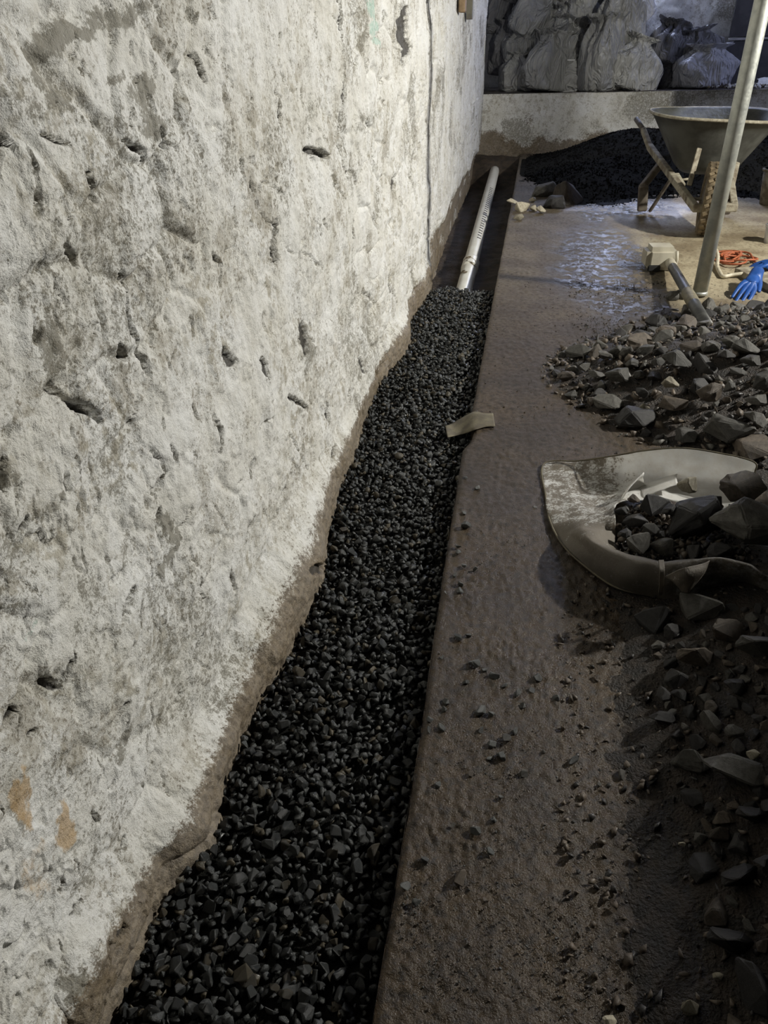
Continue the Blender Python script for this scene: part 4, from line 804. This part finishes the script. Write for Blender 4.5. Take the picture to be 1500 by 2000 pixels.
def glove(name, base, dirv, up, L, label):
    """palm, cuff and five fingers grown as one skin"""
    base, dirv, up = Vector(base), Vector(dirv).normalized(), Vector(up).normalized(); sdv = dirv.cross(up).normalized(); up = sdv.cross(dirv)
    V = []; E = []; Rr = []
    def add(p, r, par=None):
        V.append(p); Rr.append(r)
        if par is not None: E.append((par, len(V) - 1))
        return len(V) - 1
    c = add(base, .040); c2 = add(base + dirv * L * .22, .036, c); pm = add(base + dirv * L * .42, .040, c2)
    for k, (off, ln) in enumerate(((-1.5, .40), (-.5, .48), (.5, .46), (1.5, .36))):
        kn = add(base + dirv * L * .58 + sdv * off * .024, .017, pm); m1 = add(V[kn] + dirv * L * ln * .5 + sdv * off * .004 - up * .012, .0115, kn); add(V[m1] + dirv * L * ln * .45 - up * .026, .009, m1)
    tb_ = add(base + dirv * L * .36 - sdv * .045, .017, c2); add(V[tb_] + dirv * L * .2 - sdv * .02 - up * .01, .011, tb_)
    me = bpy.data.meshes.new(name); me.from_pydata(V, E, []); me.update(); o = link(name, me, M['blue']); m = o.modifiers.new('skin', 'SKIN'); m.use_smooth_shade = True
    for i, r in enumerate(Rr): me.skin_vertices[0].data[i].radius = (r, r * .75)
    me.skin_vertices[0].data[0].use_root = True; s_ = o.modifiers.new('sub', 'SUBSURF'); s_.levels = s_.render_levels = 2; return tag(o, label, 'glove', None)
ga = P(1482, 526, .09); gb = P(1448, 582, .02); glove('work_glove', ga, gb - ga, (.3, -.3, 1), (gb - ga).length / .98, 'blue rubber work glove with fingers hanging down to the floor at the right edge')
gc = P(1530, 514, .04); gd = P(1462, 517, .03); glove('work_glove', gc, gd - gc, (0, 0, 1), (gd - gc).length / .98, 'blue rubber work glove lying flat behind the other one')
# low ledge the glove lies on
o = bev(link('timber_offcut', mk(*beam(P(1452, 528, .022), P(1560, 580, .022), .12, .04)), M['rail']), .006); tag(o, 'pale dusty board lying on the floor under the blue gloves', 'board')
# bucket at the right edge, cup
def bucket(c, r0, r1, h, mat, label, name='bucket'):
    V, F = tube([c, c + Vector((0, 0, h)), c + Vector((0, 0, h)), c + Vector((0, 0, .01))], [r0, r1, r1 * .94, r0 * .92], 28, True); o = link(name, mk(V, F, True), mat); tag(o, label, 'bucket', None)
    link('rim', mk(*tube([c + Vector((0, 0, h - .018)), c + Vector((0, 0, h - .015)), c + Vector((0, 0, h)), c + Vector((0, 0, h + .003))], [r1, r1 * 1.07, r1 * 1.07, r1 * .95], 28, False), True), mat, o); return o
cb_ = P(1508, 398); bucket(Vector((cb_.x, cb_.y, .0)), .10, .13, .27, M['rail'], 'muddy bucket cut by the right picture edge behind the pole')
cb_ = P(1508, 474); bucket(Vector((cb_.x, cb_.y, .0)), .055, .065, .12, M['white'], 'small white pot cut by the right picture edge', 'pot')

# ------------------------------------------------------------------ open rubble bag
def m_bag():
    k = NT('dirty_white_woven_bag'); a = k.attr('m1'); nb = k.noise(30, 6, .75); nf = k.noise(150, 3, .7)
    c = k.mix(k.ramp(nb, .3, .7), (.90, .90, .88), (.82, .80, .76)); d = k.ramp(k.math('ADD', a[0], k.math('MULTIPLY', k.math('SUBTRACT', k.math('ADD', k.math('MULTIPLY', nb, .6), k.math('MULTIPLY', nf, .4)), .5), 2.6)), .4, .7)
    c = k.mix(k.math('MULTIPLY', d, .8), c, (.17, .13, .08)); c = k.mix(k.math('MULTIPLY', a[1], .8), c, (.13, .115, .095))
    wv = k.n('ShaderNodeTexWave'); wv.inputs['Scale'].default_value = 90; k.l(k.co, wv.inputs[0])
    k.out(c, .6, k.bump(nb, .5, .01, k.bump(wv.outputs['Fac'], .15, .001)))
    tr = k.n('ShaderNodeBsdfTranslucent'); k.l(c, tr.inputs[0]); ms_ = k.n('ShaderNodeMixShader'); ms_.inputs[0].default_value = .42; k.l(k.b.outputs[0], ms_.inputs[1]); k.l(tr.outputs[0], ms_.inputs[2]); k.l(ms_.outputs[0], k.t.nodes['Material Output'].inputs[0]); return k.m
M['bag'] = m_bag()
st = [((1500,950,.10),(1480,950,.10),(1462,965,.07),(1430,1010,.05)),((1474,925,.14),(1455,932,.12),(1435,960,.07),(1400,1000,.05)),((1472,902,.17),(1440,915,.14),(1405,950,.07),(1370,990,.05)),((1400,884,.17),(1385,900,.14),(1360,945,.06),(1340,980,.06)),((1330,875,.17),(1320,895,.13),(1305,940,.04),(1300,975,.07)),((1260,880,.14),(1255,900,.10),(1255,945,.03),(1260,975,.07)),
 ((1200,890,.09),(1200,908,.06),(1222,950,.02),(1232,975,.08)),((1130,900,.03),(1145,925,.015),(1185,965,.02),(1205,985,.08)),((1062,906,.006),(1100,940,.01),(1160,985,.03),(1200,1005,.09)),((1066,970,.006),(1100,985,.015),(1150,1005,.06),(1200,1022,.09)),((1075,1020,.008),(1105,1025,.03),(1150,1030,.08),(1200,1040,.06)),
 ((1102,1068,.01),(1120,1052,.04),(1150,1052,.09),(1205,1068,.05)),((1150,1112,.01),(1160,1090,.06),(1180,1070,.10),(1225,1090,.04)),((1205,1148,.01),(1215,1120,.08),(1240,1088,.12),(1262,1096,.04)),((1270,1162,.015),(1275,1130,.09),(1290,1096,.13),(1300,1100,.06)),((1335,1168,.03),(1345,1125,.11),(1350,1092,.15),(1345,1095,.07)),
 ((1400,1150,.05),(1405,1115,.13),(1400,1090,.17),(1385,1095,.08)),((1455,1140,.06),(1460,1120,.14),(1450,1098,.17),(1430,1100,.08)),((1496,1172,.05),(1492,1140,.12),(1480,1115,.15),(1465,1110,.08)),((1530,1200,.03),(1530,1165,.08),(1515,1140,.12),(1500,1130,.08))]
gpts = [[P(*q) for q in row] for row in st]
t = empty('rubble_bag', P(1280, 1020), 'open dirty white woven bag full of broken rock on the slab', 'bag')
me = sheet(gpts, 12, 14, .006, 13, 41)
cx_ = np.empty(len(me.vertices) * 3); me.vertices.foreach_get('co', cx_); cx_ = cx_.reshape(-1, 3); pj = np.array([proj(c)[:2] for c in cx_])
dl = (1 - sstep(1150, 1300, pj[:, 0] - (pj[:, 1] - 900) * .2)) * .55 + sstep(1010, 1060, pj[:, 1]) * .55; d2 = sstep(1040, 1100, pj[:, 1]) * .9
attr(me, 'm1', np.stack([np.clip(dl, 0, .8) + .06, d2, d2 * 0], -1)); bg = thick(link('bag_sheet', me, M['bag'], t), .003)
def part_sheet(name, rows, dirt, amp=.004, mat='bag', lab=None):
    me = sheet([[P(*q) for q in r] for r in rows], 8, 8, amp, 16, 47); n = len(me.vertices); attr(me, 'm1', np.repeat(np.array([[dirt, dirt * .9, 0]]), n, 0)); o = thick(link(name, me, M[mat], t), .003)
    if lab: o['label'] = lab
    return o
part_sheet('folded_flap', [[(1212,978,.07),(1222,958,.03),(1236,962,.02)],[(1228,955,.10),(1240,940,.06),(1250,952,.03)],[(1258,922,.13),(1256,935,.10),(1262,950,.03)]], .0, .003, lab='bright white fold')
part_sheet('folded_flap', [[(1258,972,.07),(1250,958,.05),(1252,950,.03)],[(1290,958,.09),(1285,943,.07),(1285,935,.03)],[(1325,945,.10),(1322,930,.09),(1325,925,.04)]], .05, .004, lab='bright white fold')
part_sheet('folded_flap', [[(1300,1125,.14),(1335,1112,.18),(1388,1095,.18)],[(1320,1140,.13),(1345,1130,.16),(1375,1118,.16)],[(1338,1165,.08),(1345,1162,.09),(1352,1150,.10)]], .85, .006, lab='brown muddy folded corner')
part_sheet('carry_loop', [[(1286,1094,.16),(1296,1093,.16)],[(1288,1120,.15),(1298,1120,.15)],[(1286,1160,.06),(1293,1160,.06)]], .9, .002, lab='dark stained strap')
hemp = [P(x, y_, z + .003) for (x, y_, z) in [s_[0] for s_ in st][1:16]]
link('hem', mk(*tube(crv(hemp, 8), .0028, 6), True), M['strip'], t)
LB = 'dark broken rock inside the open white bag'; GB = 'rocks inside the open bag'
for px, py, s, a, m, lab, z in [(1347,950,46,1.2,'rock_pale','lit tan rock on top of the bag contents',.17),(1448,960,84,.7,'rock_brown','large brown rock at the right back of the bag',.13),(1273,992,70,.8,'rock_dark',None,.08),(1240,1022,50,.7,'rock_dark',None,.08),(1244,1068,62,.9,'rock','rounded brown rock at the front left inside the bag',.07),
        (1299,1072,58,1.,'rock','rounded rock beside the front left one inside the bag',.07),(1352,1025,120,.8,'rock_dark','very large dark rock in the middle of the bag',.07),(1462,1035,150,.6,'rock','broad smooth grey slab resting on the right of the bag',.12),(1237,980,24,1.2,'rock_brown','small upright stone at the bag inner edge',.11),(1215,1000,30,.8,'rock_dark',None,.09),(1222,1045,30,.8,'rock_dark',None,.08),(1310,1000,40,.8,'rock_dark',None,.11),(1350,1085,50,.7,'rock_dark',None,.06),(1400,1085,60,.7,'rock_dark',None,.07),
        (1395,985,50,.8,'rock_dark',None,.10),(1270,1035,34,.8,'rock',None,.10),(1290,1045,26,.8,'rock_dark',None,.09)]:
    rockat(px, py, s, a, z=z, mat=m, label=lab or LB, group=None if lab else GB)
for i in range(60):
    px, py = rng.uniform(1210, 1470), rng.uniform(985, 1095)
X = np.array([P(rng.uniform(1212, 1470), rng.uniform(985, 1092), .06)[:] for i in range(500)])
stuff_stones('rubble_chips', X, rng.uniform(.008, .035, len(X)), [M['rock_dark'], M['rock_brown']], 'small dark chips between the rocks inside the bag', 'grit')
